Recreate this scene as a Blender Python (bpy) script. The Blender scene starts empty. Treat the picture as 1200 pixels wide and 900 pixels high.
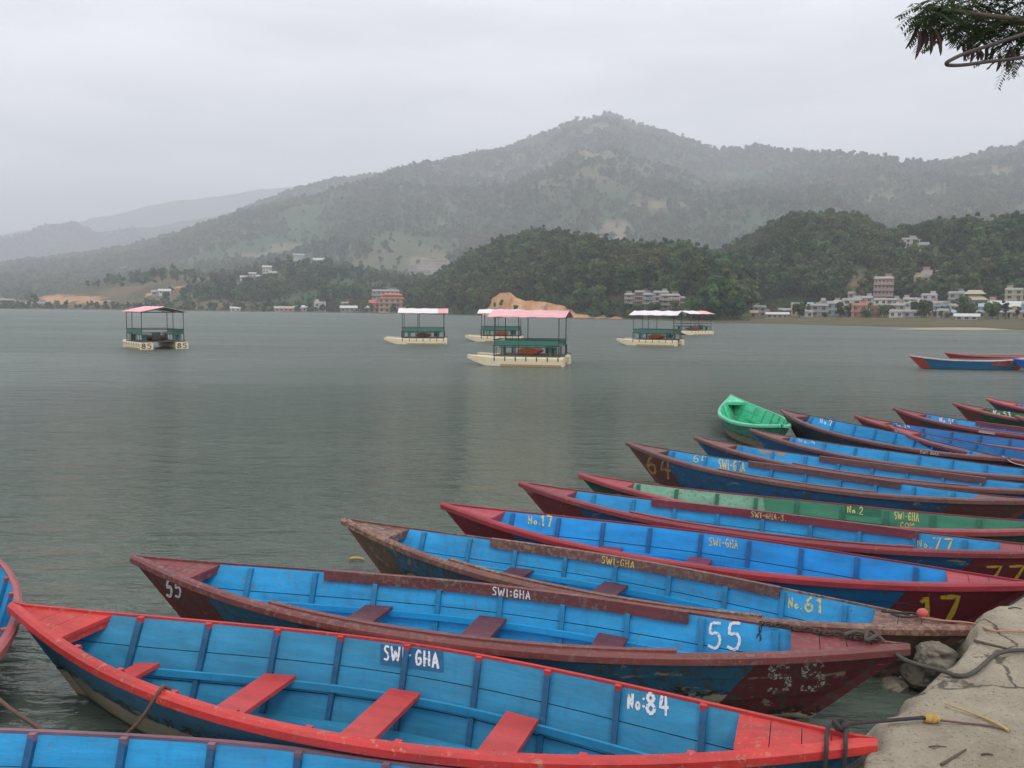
import bpy, math, random
import numpy as np
from mathutils import Vector, Matrix

random.seed(7)
rng = np.random.default_rng(11)
C = bpy.context.scene.collection
SC = bpy.context.scene
R = math.radians

# ------------------------------------------------------------------ camera, world, sun, exposure
FPX, PITCH, ROLL, CAMH = 1005.0, math.atan(88 / 1005), R(0.5), 2.75      # focal length in px of a 1200 px wide frame
cam = bpy.data.cameras.new('camera')
cam.sensor_width, cam.lens = 36.0, 36.0 * FPX / 1200
cam.clip_start, cam.clip_end = 0.05, 20000
camo = bpy.data.objects.new('camera', cam)
C.objects.link(camo)
_fw = Vector((0, math.cos(PITCH), -math.sin(PITCH)))
_up0 = Vector((0, math.sin(PITCH), math.cos(PITCH)))
_rt0 = Vector((1, 0, 0))
_rt = _rt0 * math.cos(ROLL) + _up0 * math.sin(ROLL)
_up = -_rt0 * math.sin(ROLL) + _up0 * math.cos(ROLL)
camo.matrix_world = Matrix(((_rt.x, _up.x, -_fw.x, 0), (_rt.y, _up.y, -_fw.y, 0), (_rt.z, _up.z, -_fw.z, CAMH), (0, 0, 0, 1)))
SC.camera = camo

SUN_EL, SUN_AZ = R(58), R(150)          # azimuth clockwise from +Y: behind the viewer, to the right
world = bpy.data.worlds.new('World')
SC.world = world
world.use_nodes = True
wn, wl = world.node_tree.nodes, world.node_tree.links
bg = wn['Background']
sky = wn.new('ShaderNodeTexSky')
sky.sky_type = 'NISHITA'
sky.sun_disc = False
sky.sun_elevation, sky.sun_rotation = SUN_EL, SUN_AZ
sky.dust_density, sky.air_density = 3.0, 1.2
tc = wn.new('ShaderNodeTexCoord')
mp = wn.new('ShaderNodeMapping'); mp.inputs['Scale'].default_value = (1.0, 1.6, 5.0); mp.inputs['Rotation'].default_value = (0.1, 0.15, 0.3)
nz = wn.new('ShaderNodeTexNoise'); nz.inputs['Scale'].default_value = 2.6; nz.inputs['Detail'].default_value = 6; nz.inputs['Roughness'].default_value = 0.55
cr = wn.new('ShaderNodeValToRGB')
cr.color_ramp.elements[0].position, cr.color_ramp.elements[0].color = 0.36, (8.6, 8.55, 9.2, 1)
cr.color_ramp.elements[1].position, cr.color_ramp.elements[1].color = 0.64, (11.4, 11.25, 11.9, 1)
mx = wn.new('ShaderNodeMixRGB'); mx.inputs['Fac'].default_value = 0.88
wl.new(tc.outputs['Generated'], mp.inputs['Vector']); wl.new(mp.outputs['Vector'], nz.inputs['Vector'])
wl.new(nz.outputs['Fac'], cr.inputs['Fac']); wl.new(sky.outputs['Color'], mx.inputs['Color1'])
wl.new(cr.outputs['Color'], mx.inputs['Color2']); wl.new(mx.outputs['Color'], bg.inputs['Color'])
bg.inputs['Strength'].default_value = 0.1

sl = bpy.data.lights.new('sun', 'SUN')
sl.energy, sl.angle, sl.color = 1.0, R(14), (1.0, 0.95, 0.88)
so = bpy.data.objects.new('sun', sl); C.objects.link(so)
so.location = (60, -100, 120)
so.rotation_euler = (math.pi / 2 - SUN_EL, 0, math.pi - SUN_AZ)

SC.view_settings.view_transform = 'Standard'
SC.view_settings.look = 'None'
SC.view_settings.exposure = 0.33
SC.view_settings.gamma = 1.0
SC.view_settings.use_curve_mapping = False
SC.render.engine = 'CYCLES'
SC.cycles.use_denoising = True
SC.cycles.max_bounces = 6
SC.cycles.volume_bounces = 3
SC.cycles.transparent_max_bounces = 8

HAZE_DENSITY = 4.5e-4

# ------------------------------------------------------------------ photo rays (pixel of the 1200x900 photo -> point of the place)
def ray(px, py):
    u, v = (px - 600) / FPX, (450 - py) / FPX
    d = _fw + _rt * u + _up * v
    return np.array(d)
def at(px, py, z):
    r = ray(px, py); t = (z - CAMH) / r[2]
    return r * t + np.array([0, 0, CAMH])
def proj(P):
    P = np.asarray(P, float) - np.array([0, 0, CAMH])
    w = P @ np.array(_fw)
    return 600 + FPX * (P @ np.array(_rt)) / w, 450 - FPX * (P @ np.array(_up)) / w
def azel(px, py):
    r = ray(px, py)
    return math.atan2(r[0], r[1]), r[2] / math.hypot(r[0], r[1])

# ------------------------------------------------------------------ noise
def _hash(ix, iy, seed):
    n = (ix.astype(np.int64) * 374761393 + iy.astype(np.int64) * 668265263 + seed * 974634777) & 0x7fffffff
    n = ((n ^ (n >> 13)) * 1274126177) & 0x7fffffff
    return ((n ^ (n >> 16)) & 0xffff) / 65535.0
def vnoise(x, y, seed=0):
    x, y = np.asarray(x, float), np.asarray(y, float)
    ix, iy = np.floor(x), np.floor(y)
    fx, fy = x - ix, y - iy
    fx, fy = fx * fx * (3 - 2 * fx), fy * fy * (3 - 2 * fy)
    a, b = _hash(ix, iy, seed), _hash(ix + 1, iy, seed)
    c, d = _hash(ix, iy + 1, seed), _hash(ix + 1, iy + 1, seed)
    return (a + (b - a) * fx) * (1 - fy) + (c + (d - c) * fx) * fy
def fbm(x, y, octv=5, seed=0, rough=0.5):
    s, a, n = 0.0, 1.0, 0.0
    for k in range(octv):
        s = s + a * (vnoise(x * 2 ** k + 17.3 * k, y * 2 ** k - 9.1 * k, seed + k) * 2 - 1)
        n += a; a *= rough
    return s / n
def ridged(x, y, octv=4, seed=0):
    s, a, n = 0.0, 1.0, 0.0
    for k in range(octv):
        s = s + a * (1 - 2 * np.abs(vnoise(x * 2 ** k + 5.7 * k, y * 2 ** k + 3.3 * k, seed + k) * 2 - 1))
        n += a; a *= 0.5
    return s / n

# ------------------------------------------------------------------ mesh building
class MB:
    def __init__(s): s.v, s.f, s.m = [], [], []
    def add(s, pts, faces, m=0):
        o = len(s.v)
        s.v.extend([tuple(map(float, p)) for p in pts])
        for f in faces:
            s.f.append(tuple(i + o for i in f)); s.m.append(m)
        return s
    def grid(s, G, m=0, closed=False, flip=False, mats=None):
        G = np.asarray(G, float); a, b = G.shape[:2]; o = len(s.v)
        s.v.extend(map(tuple, G.reshape(-1, 3)))
        for i in range(a - 1):
            for j in range(b if closed else b - 1):
                k = (j + 1) % b
                q = (o + i * b + j, o + i * b + k, o + (i + 1) * b + k, o + (i + 1) * b + j)
                s.f.append(q[::-1] if flip else q)
                s.m.append(m if mats is None else mats(i, j))
        return s
    def cap(s, ring, m=0, flip=False):
        o = len(s.v); s.v.extend([tuple(map(float, p)) for p in ring])
        q = tuple(range(o, o + len(ring))); s.f.append(q[::-1] if flip else q); s.m.append(m)
        return s
    def sweep(s, rings, m=0, caps=True, mats=None):
        s.grid(rings, m, closed=True, mats=mats)
        if caps:
            s.cap(rings[0], m, True); s.cap(rings[-1], m)
        return s
    def box(s, c, size, rz=0.0, m=0, taper=1.0):
        x, y, z = (k / 2 for k in size); P = []
        for dz in (-1, 1):
            t = taper if dz > 0 else 1.0
            for dx, dy in ((-1, -1), (1, -1), (1, 1), (-1, 1)):
                X, Y = dx * x * t, dy * y * t
                P.append((c[0] + X * math.cos(rz) - Y * math.sin(rz), c[1] + X * math.sin(rz) + Y * math.cos(rz), c[2] + dz * z))
        return s.add(P, [(3, 2, 1, 0), (4, 5, 6, 7), (0, 1, 5, 4), (1, 2, 6, 5), (2, 3, 7, 6), (3, 0, 4, 7)], m)
    def bar(s, a, b, w, h=None, m=0):
        a, b = Vector(a), Vector(b); d = (b - a).normalized(); h = h or w
        u = d.cross(Vector((0, 0, 1)))
        u = u.normalized() if u.length > 1e-4 else Vector((1, 0, 0))
        v = u.cross(d)
        r = [[p + u * (i * w / 2) + v * (j * h / 2) for i, j in ((-1, -1), (1, -1), (1, 1), (-1, 1))] for p in (a, b)]
        return s.sweep(r, m)
    def tube(s, path, rad, n=8, m=0, caps=True):
        P = [Vector(p) for p in path]; rings = []
        u = None
        for i, p in enumerate(P):
            d = (P[min(i + 1, len(P) - 1)] - P[max(i - 1, 0)]).normalized()
            if u is None:
                u = d.orthogonal().normalized()
            u = (u - d * u.dot(d)).normalized(); v = d.cross(u)
            rr = rad[i] if hasattr(rad, '__len__') else rad
            rings.append([p + (u * math.cos(2 * math.pi * k / n) + v * math.sin(2 * math.pi * k / n)) * rr for k in range(n)])
        return s.sweep(rings, m, caps)
    def build(s, name, mats, parent=None, smooth=False):
        me = bpy.data.meshes.new(name)
        me.from_pydata(s.v, [], s.f)
        for mt in (mats if isinstance(mats, (list, tuple)) else [mats]): me.materials.append(mt)
        me.polygons.foreach_set('material_index', s.m)
        if smooth: me.polygons.foreach_set('use_smooth', [True] * len(s.f))
        me.update()
        o = bpy.data.objects.new(name, me); C.objects.link(o)
        if parent: o.parent = parent
        return o
def tag(o, label=None, cat=None, group=None, kind=None):
    for k, v in (('label', label), ('category', cat), ('group', group), ('kind', kind)):
        if v: o[k] = v
    return o
def empty(name, loc, label, cat, group=None, rot=(0, 0, 0)):
    o = bpy.data.objects.new(name, None); C.objects.link(o)
    o.location, o.rotation_euler = loc, rot; o.empty_display_size = 0.2
    return tag(o, label, cat, group)
def smooth_path(pts, n=8):
    P = [Vector(p) for p in pts]; out = []
    for i in range(len(P) - 1):
        p0, p1, p2, p3 = P[max(i - 1, 0)], P[i], P[i + 1], P[min(i + 2, len(P) - 1)]
        for k in range(n):
            t = k / n
            out.append(0.5 * ((2 * p1) + (p2 - p0) * t + (2 * p0 - 5 * p1 + 4 * p2 - p3) * t * t + (3 * p1 - p0 - 3 * p2 + p3) * t ** 3))
    return out + [P[-1]]

# ------------------------------------------------------------------ materials
class NT:
    def __init__(s, name):
        s.mat = bpy.data.materials.new(name); s.mat.use_nodes = True
        s.n, s.l = s.mat.node_tree.nodes, s.mat.node_tree.links
        s.b = s.n['Principled BSDF']
    def new(s, t, **kw):
        n = s.n.new(t)
        for k, v in kw.items():
            if k in n.inputs: n.inputs[k].default_value = v
            else: setattr(n, k, v)
        return n
    def link(s, a, b): s.l.new(a, b)
    def coords(s, scale=(1, 1, 1), rand=True, kind='Object'):
        t = s.new('ShaderNodeTexCoord')
        m = s.new('ShaderNodeMapping'); m.inputs['Scale'].default_value = scale
        s.link(t.outputs[kind], m.inputs['Vector'])
        if rand:
            i = s.new('ShaderNodeObjectInfo'); k = s.new('ShaderNodeMath', operation='MULTIPLY'); k.inputs[1].default_value = 53.0
            c = s.new('ShaderNodeCombineXYZ'); s.link(i.outputs['Random'], k.inputs[0])
            for a in range(3): s.link(k.outputs[0], c.inputs[a])
            s.link(c.outputs[0], m.inputs['Location'])
        return m.outputs['Vector']
    def noise(s, vec, scale, detail=4, rough=0.55, dist=0.0):
        n = s.new('ShaderNodeTexNoise'); n.inputs['Scale'].default_value = scale; n.inputs['Detail'].default_value = detail
        n.inputs['Roughness'].default_value = rough; n.inputs['Distortion'].default_value = dist
        s.link(vec, n.inputs['Vector']); return n.outputs['Fac']
    def ramp(s, fac, stops):
        r = s.new('ShaderNodeValToRGB'); e = r.color_ramp.elements
        while len(e) < len(stops): e.new(0.5)
        for i, (p, c) in enumerate(stops):
            e[i].position = p; e[i].color = (c if hasattr(c, '__len__') else (c, c, c)) + (() if hasattr(c, '__len__') and len(c) == 4 else (1,))
        s.link(fac, r.inputs['Fac']); return r.outputs['Color']
    def mix(s, fac, a, b, mode='MIX'):
        m = s.new('ShaderNodeMixRGB', blend_type=mode)
        for k, x in (('Fac', fac), ('Color1', a), ('Color2', b)):
            if hasattr(x, 'node'): s.link(x, m.inputs[k])
            else: m.inputs[k].default_value = x if k == 'Fac' else tuple(x) + (1,)
        return m.outputs['Color']
    def math(s, op, a, b=0.0, clamp=False):
        m = s.new('ShaderNodeMath', operation=op, use_clamp=clamp)
        for k, x in ((0, a), (1, b)):
            if hasattr(x, 'node'): s.link(x, m.inputs[k])
            else: m.inputs[k].default_value = x
        return m.outputs[0]
    def bump(s, h, strength, dist=0.01):
        b = s.new('ShaderNodeBump'); b.inputs['Strength'].default_value = strength; b.inputs['Distance'].default_value = dist
        s.link(h, b.inputs['Height']); s.link(b.outputs['Normal'], s.b.inputs['Normal'])
    def out(s, col, rough=0.6, spec=None):
        if hasattr(col, 'node'): s.link(col, s.b.inputs['Base Color'])
        else: s.b.inputs['Base Color'].default_value = tuple(col) + (1,)
        if hasattr(rough, 'node'): s.link(rough, s.b.inputs['Roughness'])
        else: s.b.inputs['Roughness'].default_value = rough
        if spec is not None: s.b.inputs['Specular IOR Level'].default_value = spec
        return s.mat
def mul(c, k): return tuple(min(1.0, x * k) for x in c)

_pc = {}
def paint(col, wear=0.35, under=(0.20, 0.15, 0.11), rough=0.45, var=0.26):
    """brushed boat paint: brush streaks along the plank, scuffs, chips down to wood or old paint"""
    key = (col, wear, under, rough)
    if key in _pc: return _pc[key]
    t = NT('paint')
    v = t.coords((0.5, 3, 3)); v2 = t.coords((1, 1, 1))
    c = t.mix(t.ramp(t.noise(v, 2.5, 6, 0.6), [(0.3, 0.0), (0.7, 1.0)]), mul(col, 1 - var), mul(col, 1 + var * .8))
    light = tuple(min(1, x * 0.55 + 0.25) for x in col)
    sc = t.ramp(t.noise(v, 9, 8, 0.75, 0.6), [(0.60, 0.0), (0.74, 1.0)])
    c = t.mix(t.math('MULTIPLY', sc, 0.22), c, light)
    sx = t.ramp(t.noise(t.coords((0.7, 9, 9)), 6, 8, 0.8, 0.5), [(0.60, 0.0), (0.68, 1.0)])
    sx = t.math('MULTIPLY', sx, t.ramp(t.noise(v2, 2.2, 3), [(0.42, 0.0), (0.6, 1.0)]))
    c = t.mix(t.math('MULTIPLY', sx, 0.3 + 0.4 * wear), c, tuple(min(1, x * 0.6 + 0.2) for x in col))
    bl = t.ramp(t.noise(t.coords((0.22, 3.5, 6)), 3.2, 7, 0.7, 0.4), [(0.5, 0.0), (0.72, 1.0)])
    c = t.mix(t.math('MULTIPLY', bl, 0.30), c, tuple(min(1, x * 0.95 + 0.06) for x in col))
    dr = t.ramp(t.noise(t.coords((7, 7, 0.7)), 2.2, 5, 0.65), [(0.56, 0.0), (0.72, 1.0)])
    c = t.mix(t.math('MULTIPLY', dr, 0.22 + 0.25 * wear), c, mul(col, 0.45))
    pat = t.ramp(t.noise(v2, 1.3, 3), [(0.35, 0.0), (0.65, 1.0)])
    ch = t.ramp(t.noise(v2, 22, 7, 0.7, 0.4), [(0.66 - 0.16 * wear, 0.0), (0.69 - 0.16 * wear, 1.0)])
    ch = t.math('MULTIPLY', ch, pat)
    c = t.mix(ch, c, under)
    dirt = t.ramp(t.noise(v2, 4, 6, 0.7), [(0.5, 0.0), (0.8, 1.0)])
    c = t.mix(t.math('MULTIPLY', dirt, 0.4 * wear + 0.2), c, (0.09, 0.085, 0.07))
    t.bump(t.math('ADD', t.noise(v, 14, 5), t.math('MULTIPLY', ch, -0.4)), 0.35, 0.006)
    m = t.out(c, t.math('ADD', t.math('MULTIPLY', t.noise(v2, 6), 0.3), rough - 0.12), 0.4)
    _pc[key] = m
    return m
def hullpaint(col, low=0.14, wear=0.5, cream=(0.36, 0.32, 0.22)):
    """outside of a hull: paint above, ragged band of black algae, bare bleached wood at the waterline"""
    key = ('h', col, low, wear, cream)
    if key in _pc: return _pc[key]
    t = NT('hull_paint')
    v = t.coords((0.6, 2, 2)); v2 = t.coords((1, 1, 1))
    tc_ = t.new('ShaderNodeTexCoord'); sp = t.new('ShaderNodeSeparateXYZ'); t.link(tc_.outputs['Object'], sp.inputs[0])
    c = t.mix(t.noise(v, 3, 6, 0.6), mul(col, 0.7), mul(col, 1.2))
    ch = t.ramp(t.noise(v2, 12, 8, 0.72, 0.5), [(0.60 - 0.12 * wear, 0.0), (0.64 - 0.12 * wear, 1.0)])
    c = t.mix(t.math('MULTIPLY', ch, 0.8), c, (0.06, 0.075, 0.07))
    fl = t.ramp(t.noise(v, 5, 8, 0.7, 0.8), [(0.66 - 0.1 * wear, 0.0), (0.70 - 0.1 * wear, 1.0)])
    c = t.mix(t.math('MULTIPLY', fl, 0.6), c, mul(cream, 0.9))
    h = t.math('ADD', sp.outputs['Z'], t.math('MULTIPLY', t.math('SUBTRACT', t.noise(v, 4, 8, 0.75, 0.7), 0.5), 0.34))
    old = t.mix(t.noise(v, 6, 6, 0.7), mul(cream, 0.55), cream)
    kb = t.ramp(t.math('MULTIPLY', t.math('SUBTRACT', h, low - 0.11), 5.0, True), [(0.0, 0.0), (0.25, 0.0), (0.29, 1.0)])
    c = t.mix(kb, old, c)
    b1 = t.math('ABSOLUTE', t.math('SUBTRACT', h, low - 0.035))
    alg = t.math('MULTIPLY', t.math('SUBTRACT', 0.022, b1), 90.0, True)
    alg = t.math('MULTIPLY', alg, t.ramp(t.noise(v2, 16, 5, 0.7), [(0.42, 0.0), (0.52, 1.0)]))
    c = t.mix(alg, c, (0.025, 0.025, 0.02))
    wet = t.math('MULTIPLY', t.math('SUBTRACT', 0.045, sp.outputs['Z']), 40.0, True)
    c = t.mix(wet, c, (0.05, 0.048, 0.035))
    t.bump(t.noise(v, 12, 6), 0.4, 0.008)
    m = t.out(c, 0.55, 0.35); _pc[key] = m
    return m
def plain(name, col, rough=0.7, var=0.15, scale=6, bump=0.0, spec=0.3, kind='Object'):
    t = NT(name); v = t.coords(kind=kind)
    c = t.mix(t.noise(v, scale, 5, 0.6), mul(col, 1 - var), mul(col, 1 + var))
    if bump: t.bump(t.noise(v, scale * 4, 5), bump, 0.02)
    return t.out(c, rough, spec)

# ------------------------------------------------------------------ terrain
AZ0, AZ1 = R(-44), R(44)
def interp_px(pts, col):
    """piecewise curve over azimuth from photo pixels"""
    a = np.array([azel(*p[:2])[0] for p in pts]); e = np.array([col(p) for p in pts])
    return lambda az: np.interp(az, a, e)
_sh = [(-260, 362, 560), (0, 362, 600), (120, 363.5, 560), (240, 365, 500), (430, 367, 430), (520, 369, 370), (600, 371, 312), (700, 373, 262), (850, 377, 206),
       (1000, 380, 180), (1100, 381, 172), (1199, 382, 165), (1500, 386, 150)]
shore = interp_px(_sh, lambda p: p[2])

GRASS = (0.10, 0.105, 0.055)
def earth_mat(name, forest, bare, scale, bare_amt=0.5, scar=(0.27, 0.215, 0.155)):
    t = NT(name); g = t.new('ShaderNodeNewGeometry'); P = g.outputs['Position']
    n1 = t.noise(P, scale, 6, 0.62); n2 = t.noise(P, scale * 4.3, 6, 0.68); n3 = t.noise(P, scale * 17, 5, 0.7)
    c = t.mix(n2, mul(forest, 0.62), mul(forest, 1.45))
    k = t.ramp(t.math('ADD', t.math('MULTIPLY', n1, 0.75), t.math('MULTIPLY', n2, 0.35)), [(0.62 - 0.12 * bare_amt, 0.0), (0.72 - 0.1 * bare_amt, 1.0)])
    c = t.mix(t.math('MULTIPLY', k, 0.85), c, t.mix(n3, mul(bare, 0.75), mul(bare, 1.25)))
    a = t.new('ShaderNodeAttribute', attribute_name='scar')
    k2 = t.ramp(t.math('ADD', a.outputs['Fac'], t.math('MULTIPLY', t.math('SUBTRACT', n3, 0.5), 1.3)), [(0.30, 0.0), (0.95, 0.7)])
    c = t.mix(k2, c, t.mix(n3, mul(scar, 0.7), mul(scar, 1.2)))
    t.bump(n3, 0.5, 1.0)
    return t.out(c, 0.95, 0.1)

class Hill:
    """a ridge standing on the ground: foot F(az), crest at Rc(az) seen at the photo's skyline, back slope behind"""
    def __init__(s, name, crest, F, Rc, Bk, mat, label, tree_h=0.0, z0=0.3, nscale=200, namp=0.25, power=1.0, na=300, nr=70, seed=1, rid=0.0, scars=(), gully=0.0, sharp=False):
        a = np.array([azel(*p)[0] for p in crest]); e = np.array([azel(*p)[1] for p in crest])
        s.az = np.linspace(a[0], a[-1], na)
        el = np.interp(s.az, a, e)
        s.F, s.Rc, s.B = F(s.az), Rc(s.az), Bk(s.az)
        el = el + fbm(s.az * 60, s.az * 0 + seed, 4, seed) * 0.0025
        s.Zc = CAMH + el * s.Rc - tree_h
        nf = int(nr * 0.7)
        k = np.concatenate([np.linspace(0, 1, nf), 1 + np.linspace(0, 1, nr - nf + 1)[1:]])
        s.k = k
        RR = np.where(k[None] <= 1, s.F[:, None] + (s.Rc - s.F)[:, None] * k[None], s.Rc[:, None] + (s.B - s.Rc)[:, None] * (k[None] - 1))
        kk = np.clip(k, 0, 1)
        prof = np.where(k <= 1, (kk if sharp else kk ** power * (1 - 0.25 * kk ** 2) / 0.75), 1 - np.clip(k - 1, 0, 1) ** 1.5)
        X, Y = RR * np.sin(s.az)[:, None], RR * np.cos(s.az)[:, None]
        env = np.where(k <= 1, np.sin(np.pi * np.clip(k, 0, 1)) ** 0.7, np.sin(np.pi * np.clip(k - 1, 0, 1)))[None]
        nzv = fbm(X / nscale, Y / nscale, 6, seed) * (1 - rid) + ridged(X / nscale, Y / nscale, 5, seed + 9) * rid
        H = (s.Zc - z0)[:, None]
        Z = z0 + H * prof[None] + nzv * env * namp * H
        ztree = tree_h
        mxe = ((Z + ztree - CAMH) / RR).max(1)
        want = (s.Zc + ztree - CAMH) / s.Rc
        f = np.clip(want / np.maximum(mxe, 1e-4), 0.5, 1.3)
        ker = np.ones(9) / 9; f = np.convolve(np.pad(f, 4, mode='edge'), ker, 'valid')
        Z = z0 + (Z - z0) * f[:, None]
        Z[:, 0] = z0 - 1.5; Z[:, -1] = z0 - 1.5
        if gully:
            u = s.az[:, None] * s.F.mean()
            RR = RR - gully * (ridged(u / 5.0 + 0 * k[None], Z / 9.0, 4, seed) + 0.5 * fbm(u / 1.6, Z / 1.6, 4, seed + 2)) * np.clip(np.sin(np.pi * np.clip(k, 0, 1.2) * 0.8), 0, 1)[None]
            X, Y = RR * np.sin(s.az)[:, None], RR * np.cos(s.az)[:, None]
        s.X, s.Y, s.Z, s.RR = X, Y, Z, RR
        mb = MB(); mb.grid(np.stack([X, Y, Z], -1))
        s.o = mb.build(name, mat, smooth=True)
        tag(s.o, label, None, None, 'structure')
        s.scar = np.zeros(X.shape)
    def paint_scars(s, lst):
        for (px, py, rx, ry) in lst:
            p = s.hit(px, py)
            if p is None: continue
            az = math.atan2(p[0], p[1]); r = math.hypot(p[0], p[1])
            da = (np.arctan2(s.X, s.Y) - az) * r / rx
            dz = (s.Z - p[2]) / ry
            far = np.abs(s.RR - r) / (6 * max(rx, ry))
            q = 1 - np.sqrt(da ** 2 + dz ** 2 + far ** 2) + 0.8 * fbm(s.X / rx * 1.8, s.Y / rx * 1.8, 5, 3)
            s.scar = np.maximum(s.scar, np.clip(q * 1.4, 0, 1))
        at_ = s.o.data.attributes.new('scar', 'FLOAT', 'POINT')
        at_.data.foreach_set('value', s.scar.reshape(-1).astype(np.float32))
    def height(s, az, r):
        az, r = np.asarray(az, float), np.asarray(r, float)
        i = np.interp(az, s.az, np.arange(len(s.az)))
        i0 = np.clip(np.floor(i).astype(int), 0, len(s.az) - 2); fi = i - i0
        F, Rc, B = (np.interp(az, s.az, q) for q in (s.F, s.Rc, s.B))
        k = np.where(r <= Rc, (r - F) / (Rc - F), 1 + (r - Rc) / (B - Rc))
        ok = (k >= 0) & (k <= 2) & (az >= s.az[0]) & (az <= s.az[-1])
        j = np.interp(k, s.k, np.arange(len(s.k))); j0 = np.clip(np.floor(j).astype(int), 0, len(s.k) - 2); fj = j - j0
        Z = s.Z
        z = (Z[i0, j0] * (1 - fj) + Z[i0, j0 + 1] * fj) * (1 - fi) + (Z[i0 + 1, j0] * (1 - fj) + Z[i0 + 1, j0 + 1] * fj) * fi
        return np.where(ok, z, -99.0)
    def hit(s, px, py):
        az, e = azel(px, py)
        r = np.linspace(np.interp(az, s.az, s.F), np.interp(az, s.az, s.B), 1500)
        z = s.height(np.full(r.shape, az), r)
        h = np.where((z - CAMH) / r >= e)[0]
        if not len(h): return None
        i = h[0]; return (r[i] * math.sin(az), r[i] * math.cos(az), z[i])

def ground_h(az, r):
    sd = shore(az)
    right = np.clip((az - azel(810, 370)[0]) / R(3), 0, 1)
    up = np.where(r > sd, 0.25 + (r - sd) * (0.006 + 0.016 * right) + 0.12 * fbm(az * 140, r / 9.0, 4, 5), -1.6)
    edge = np.clip((r - sd + 6) / 8.0, 0, 1)
    return -1.6 + (np.minimum(up, 5.5) + 1.6) * edge

# the ground: one sheet, lake basin in the middle
azs = np.concatenate([np.linspace(R(-180), R(-50), 30), np.linspace(AZ0, AZ1, 330), np.linspace(R(50), R(180), 30)])
fr = np.concatenate([np.linspace(0.02, 0.96, 8), np.linspace(0.97, 1.5, 60), np.geomspace(1.55, 60, 24)])
Gz = []
for a in azs:
    fb = min(1.0, max(0.0, (abs(a) - R(46)) / R(20)))
    sd = float(shore(np.clip(a, AZ0, AZ1))) * (1 - fb) + 260 * fb
    row = []
    for q in fr:
        r = q * sd
        if abs(a) <= AZ1 + 0.01: z = float(ground_h(np.array(a), np.array(r)))
        else: z = -1.6 if r < sd else 0.6
        row.append((r * math.sin(a), r * math.cos(a), z))
    Gz.append(row)
tm = NT('shore_ground'); g_ = tm.new('ShaderNodeNewGeometry')
c_ = tm.mix(tm.noise(g_.outputs['Position'], 0.06, 6, 0.65), (0.055, 0.062, 0.03), (0.17, 0.145, 0.085))
c_ = tm.mix(tm.math('MULTIPLY', tm.ramp(tm.noise(g_.outputs['Position'], 0.25, 5, 0.7), [(0.5, 0.0), (0.62, 1.0)]), 0.6), c_, (0.09, 0.11, 0.045))
GROUND = tm.out(c_, 0.95, 0.1)
tag(MB().grid(Gz).build('ground', GROUND, smooth=True), 'flat grassy and sandy lake shore around the water', None, None, 'structure')

FOREST = earth_mat('forest_floor', (0.045, 0.075, 0.034), (0.15, 0.115, 0.07), 0.02, 0.35)
MOUNT = earth_mat('mountain_slope', (0.045, 0.082, 0.040), (0.14, 0.125, 0.078), 0.0035, 0.8)
FARM = earth_mat('far_slope', (0.045, 0.075, 0.045), (0.13, 0.12, 0.08), 0.0015, 0.4)
DRY = earth_mat('dry_slope', (0.075, 0.075, 0.042), (0.17, 0.13, 0.078), 0.012, 0.8, (0.66, 0.36, 0.20))
CLIFF = earth_mat('cut_earth', (0.62, 0.33, 0.16), (0.70, 0.45, 0.26), 0.22, 0.9, (0.34, 0.19, 0.12))

cst = lambda v: (lambda az: np.full(np.shape(az), float(v)))
def lerp_px(pts): return interp_px([(p, 365, d) for p, d in pts], lambda p: p[2])

far_a = Hill('far_ridge', [(-420, 285), (-200, 280), (0, 274), (60, 268), (110, 256), (200, 237), (260, 229), (330, 219), (420, 214), (520, 230)],
             cst(4500), cst(5000), cst(5600), FARM, 'palest distant ridge fading into the haze at left', nscale=900, namp=0.12, seed=31, rid=0.6)
far_b = Hill('far_ridge', [(-420, 276), (-200, 282), (0, 284), (40, 272), (75, 263), (110, 271), (150, 268), (200, 263), (280, 248), (380, 240), (470, 260)],
             cst(3220), cst(3450), cst(3800), FARM, 'pale blue ridge in front of the farthest one at left', nscale=600, namp=0.12, seed=37, rid=0.6)
mountain = Hill('mountain', [(-300, 335), (-100, 318), (0, 309), (50, 303), (100, 296), (150, 287), (200, 276), (250, 259), (290, 243), (330, 226), (390, 209), (440, 203), (520, 186), (570, 176),
                             (600, 171), (640, 154), (672, 139), (690, 136), (715, 132), (735, 141), (752, 147), (800, 160), (840, 172), (880, 171), (940, 176), (1000, 178), (1050, 185), (1090, 190),
                             (1130, 184), (1160, 176), (1200, 168), (1260, 160), (1400, 170), (1600, 190)],
               lerp_px([(-300, 1100), (0, 1000), (430, 820), (800, 760), (1300, 760)]), lerp_px([(-300, 2600), (0, 2500), (350, 2500), (700, 2900), (900, 2500), (1300, 2300)]),
               lerp_px([(-300, 3300), (0, 3200), (700, 3700), (1300, 3100)]), MOUNT, 'big hazy wooded mountain filling the skyline', tree_h=7, z0=3, nscale=420, namp=0.20, power=1.15, na=640, nr=120, seed=3, rid=0.75)
mountain.paint_scars([(690, 178, 55, 30), (660, 190, 45, 22), (700, 150, 40, 16), (712, 275, 48, 26), (735, 200, 26, 9), (1168, 205, 48, 18), (1150, 207, 36, 12), (1172, 204, 30, 12), (1025, 232, 40, 10), (965, 215, 12, 8),
                      (95, 310, 10, 26), (215, 272, 8, 28), (150, 318, 14, 16), (330, 290, 40, 10), (300, 300, 50, 8), (500, 305, 40, 12), (525, 315, 36, 10), (830, 195, 10, 4), (760, 240, 60, 10), (520, 262, 26, 12), (1100, 228, 50, 8)])
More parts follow.
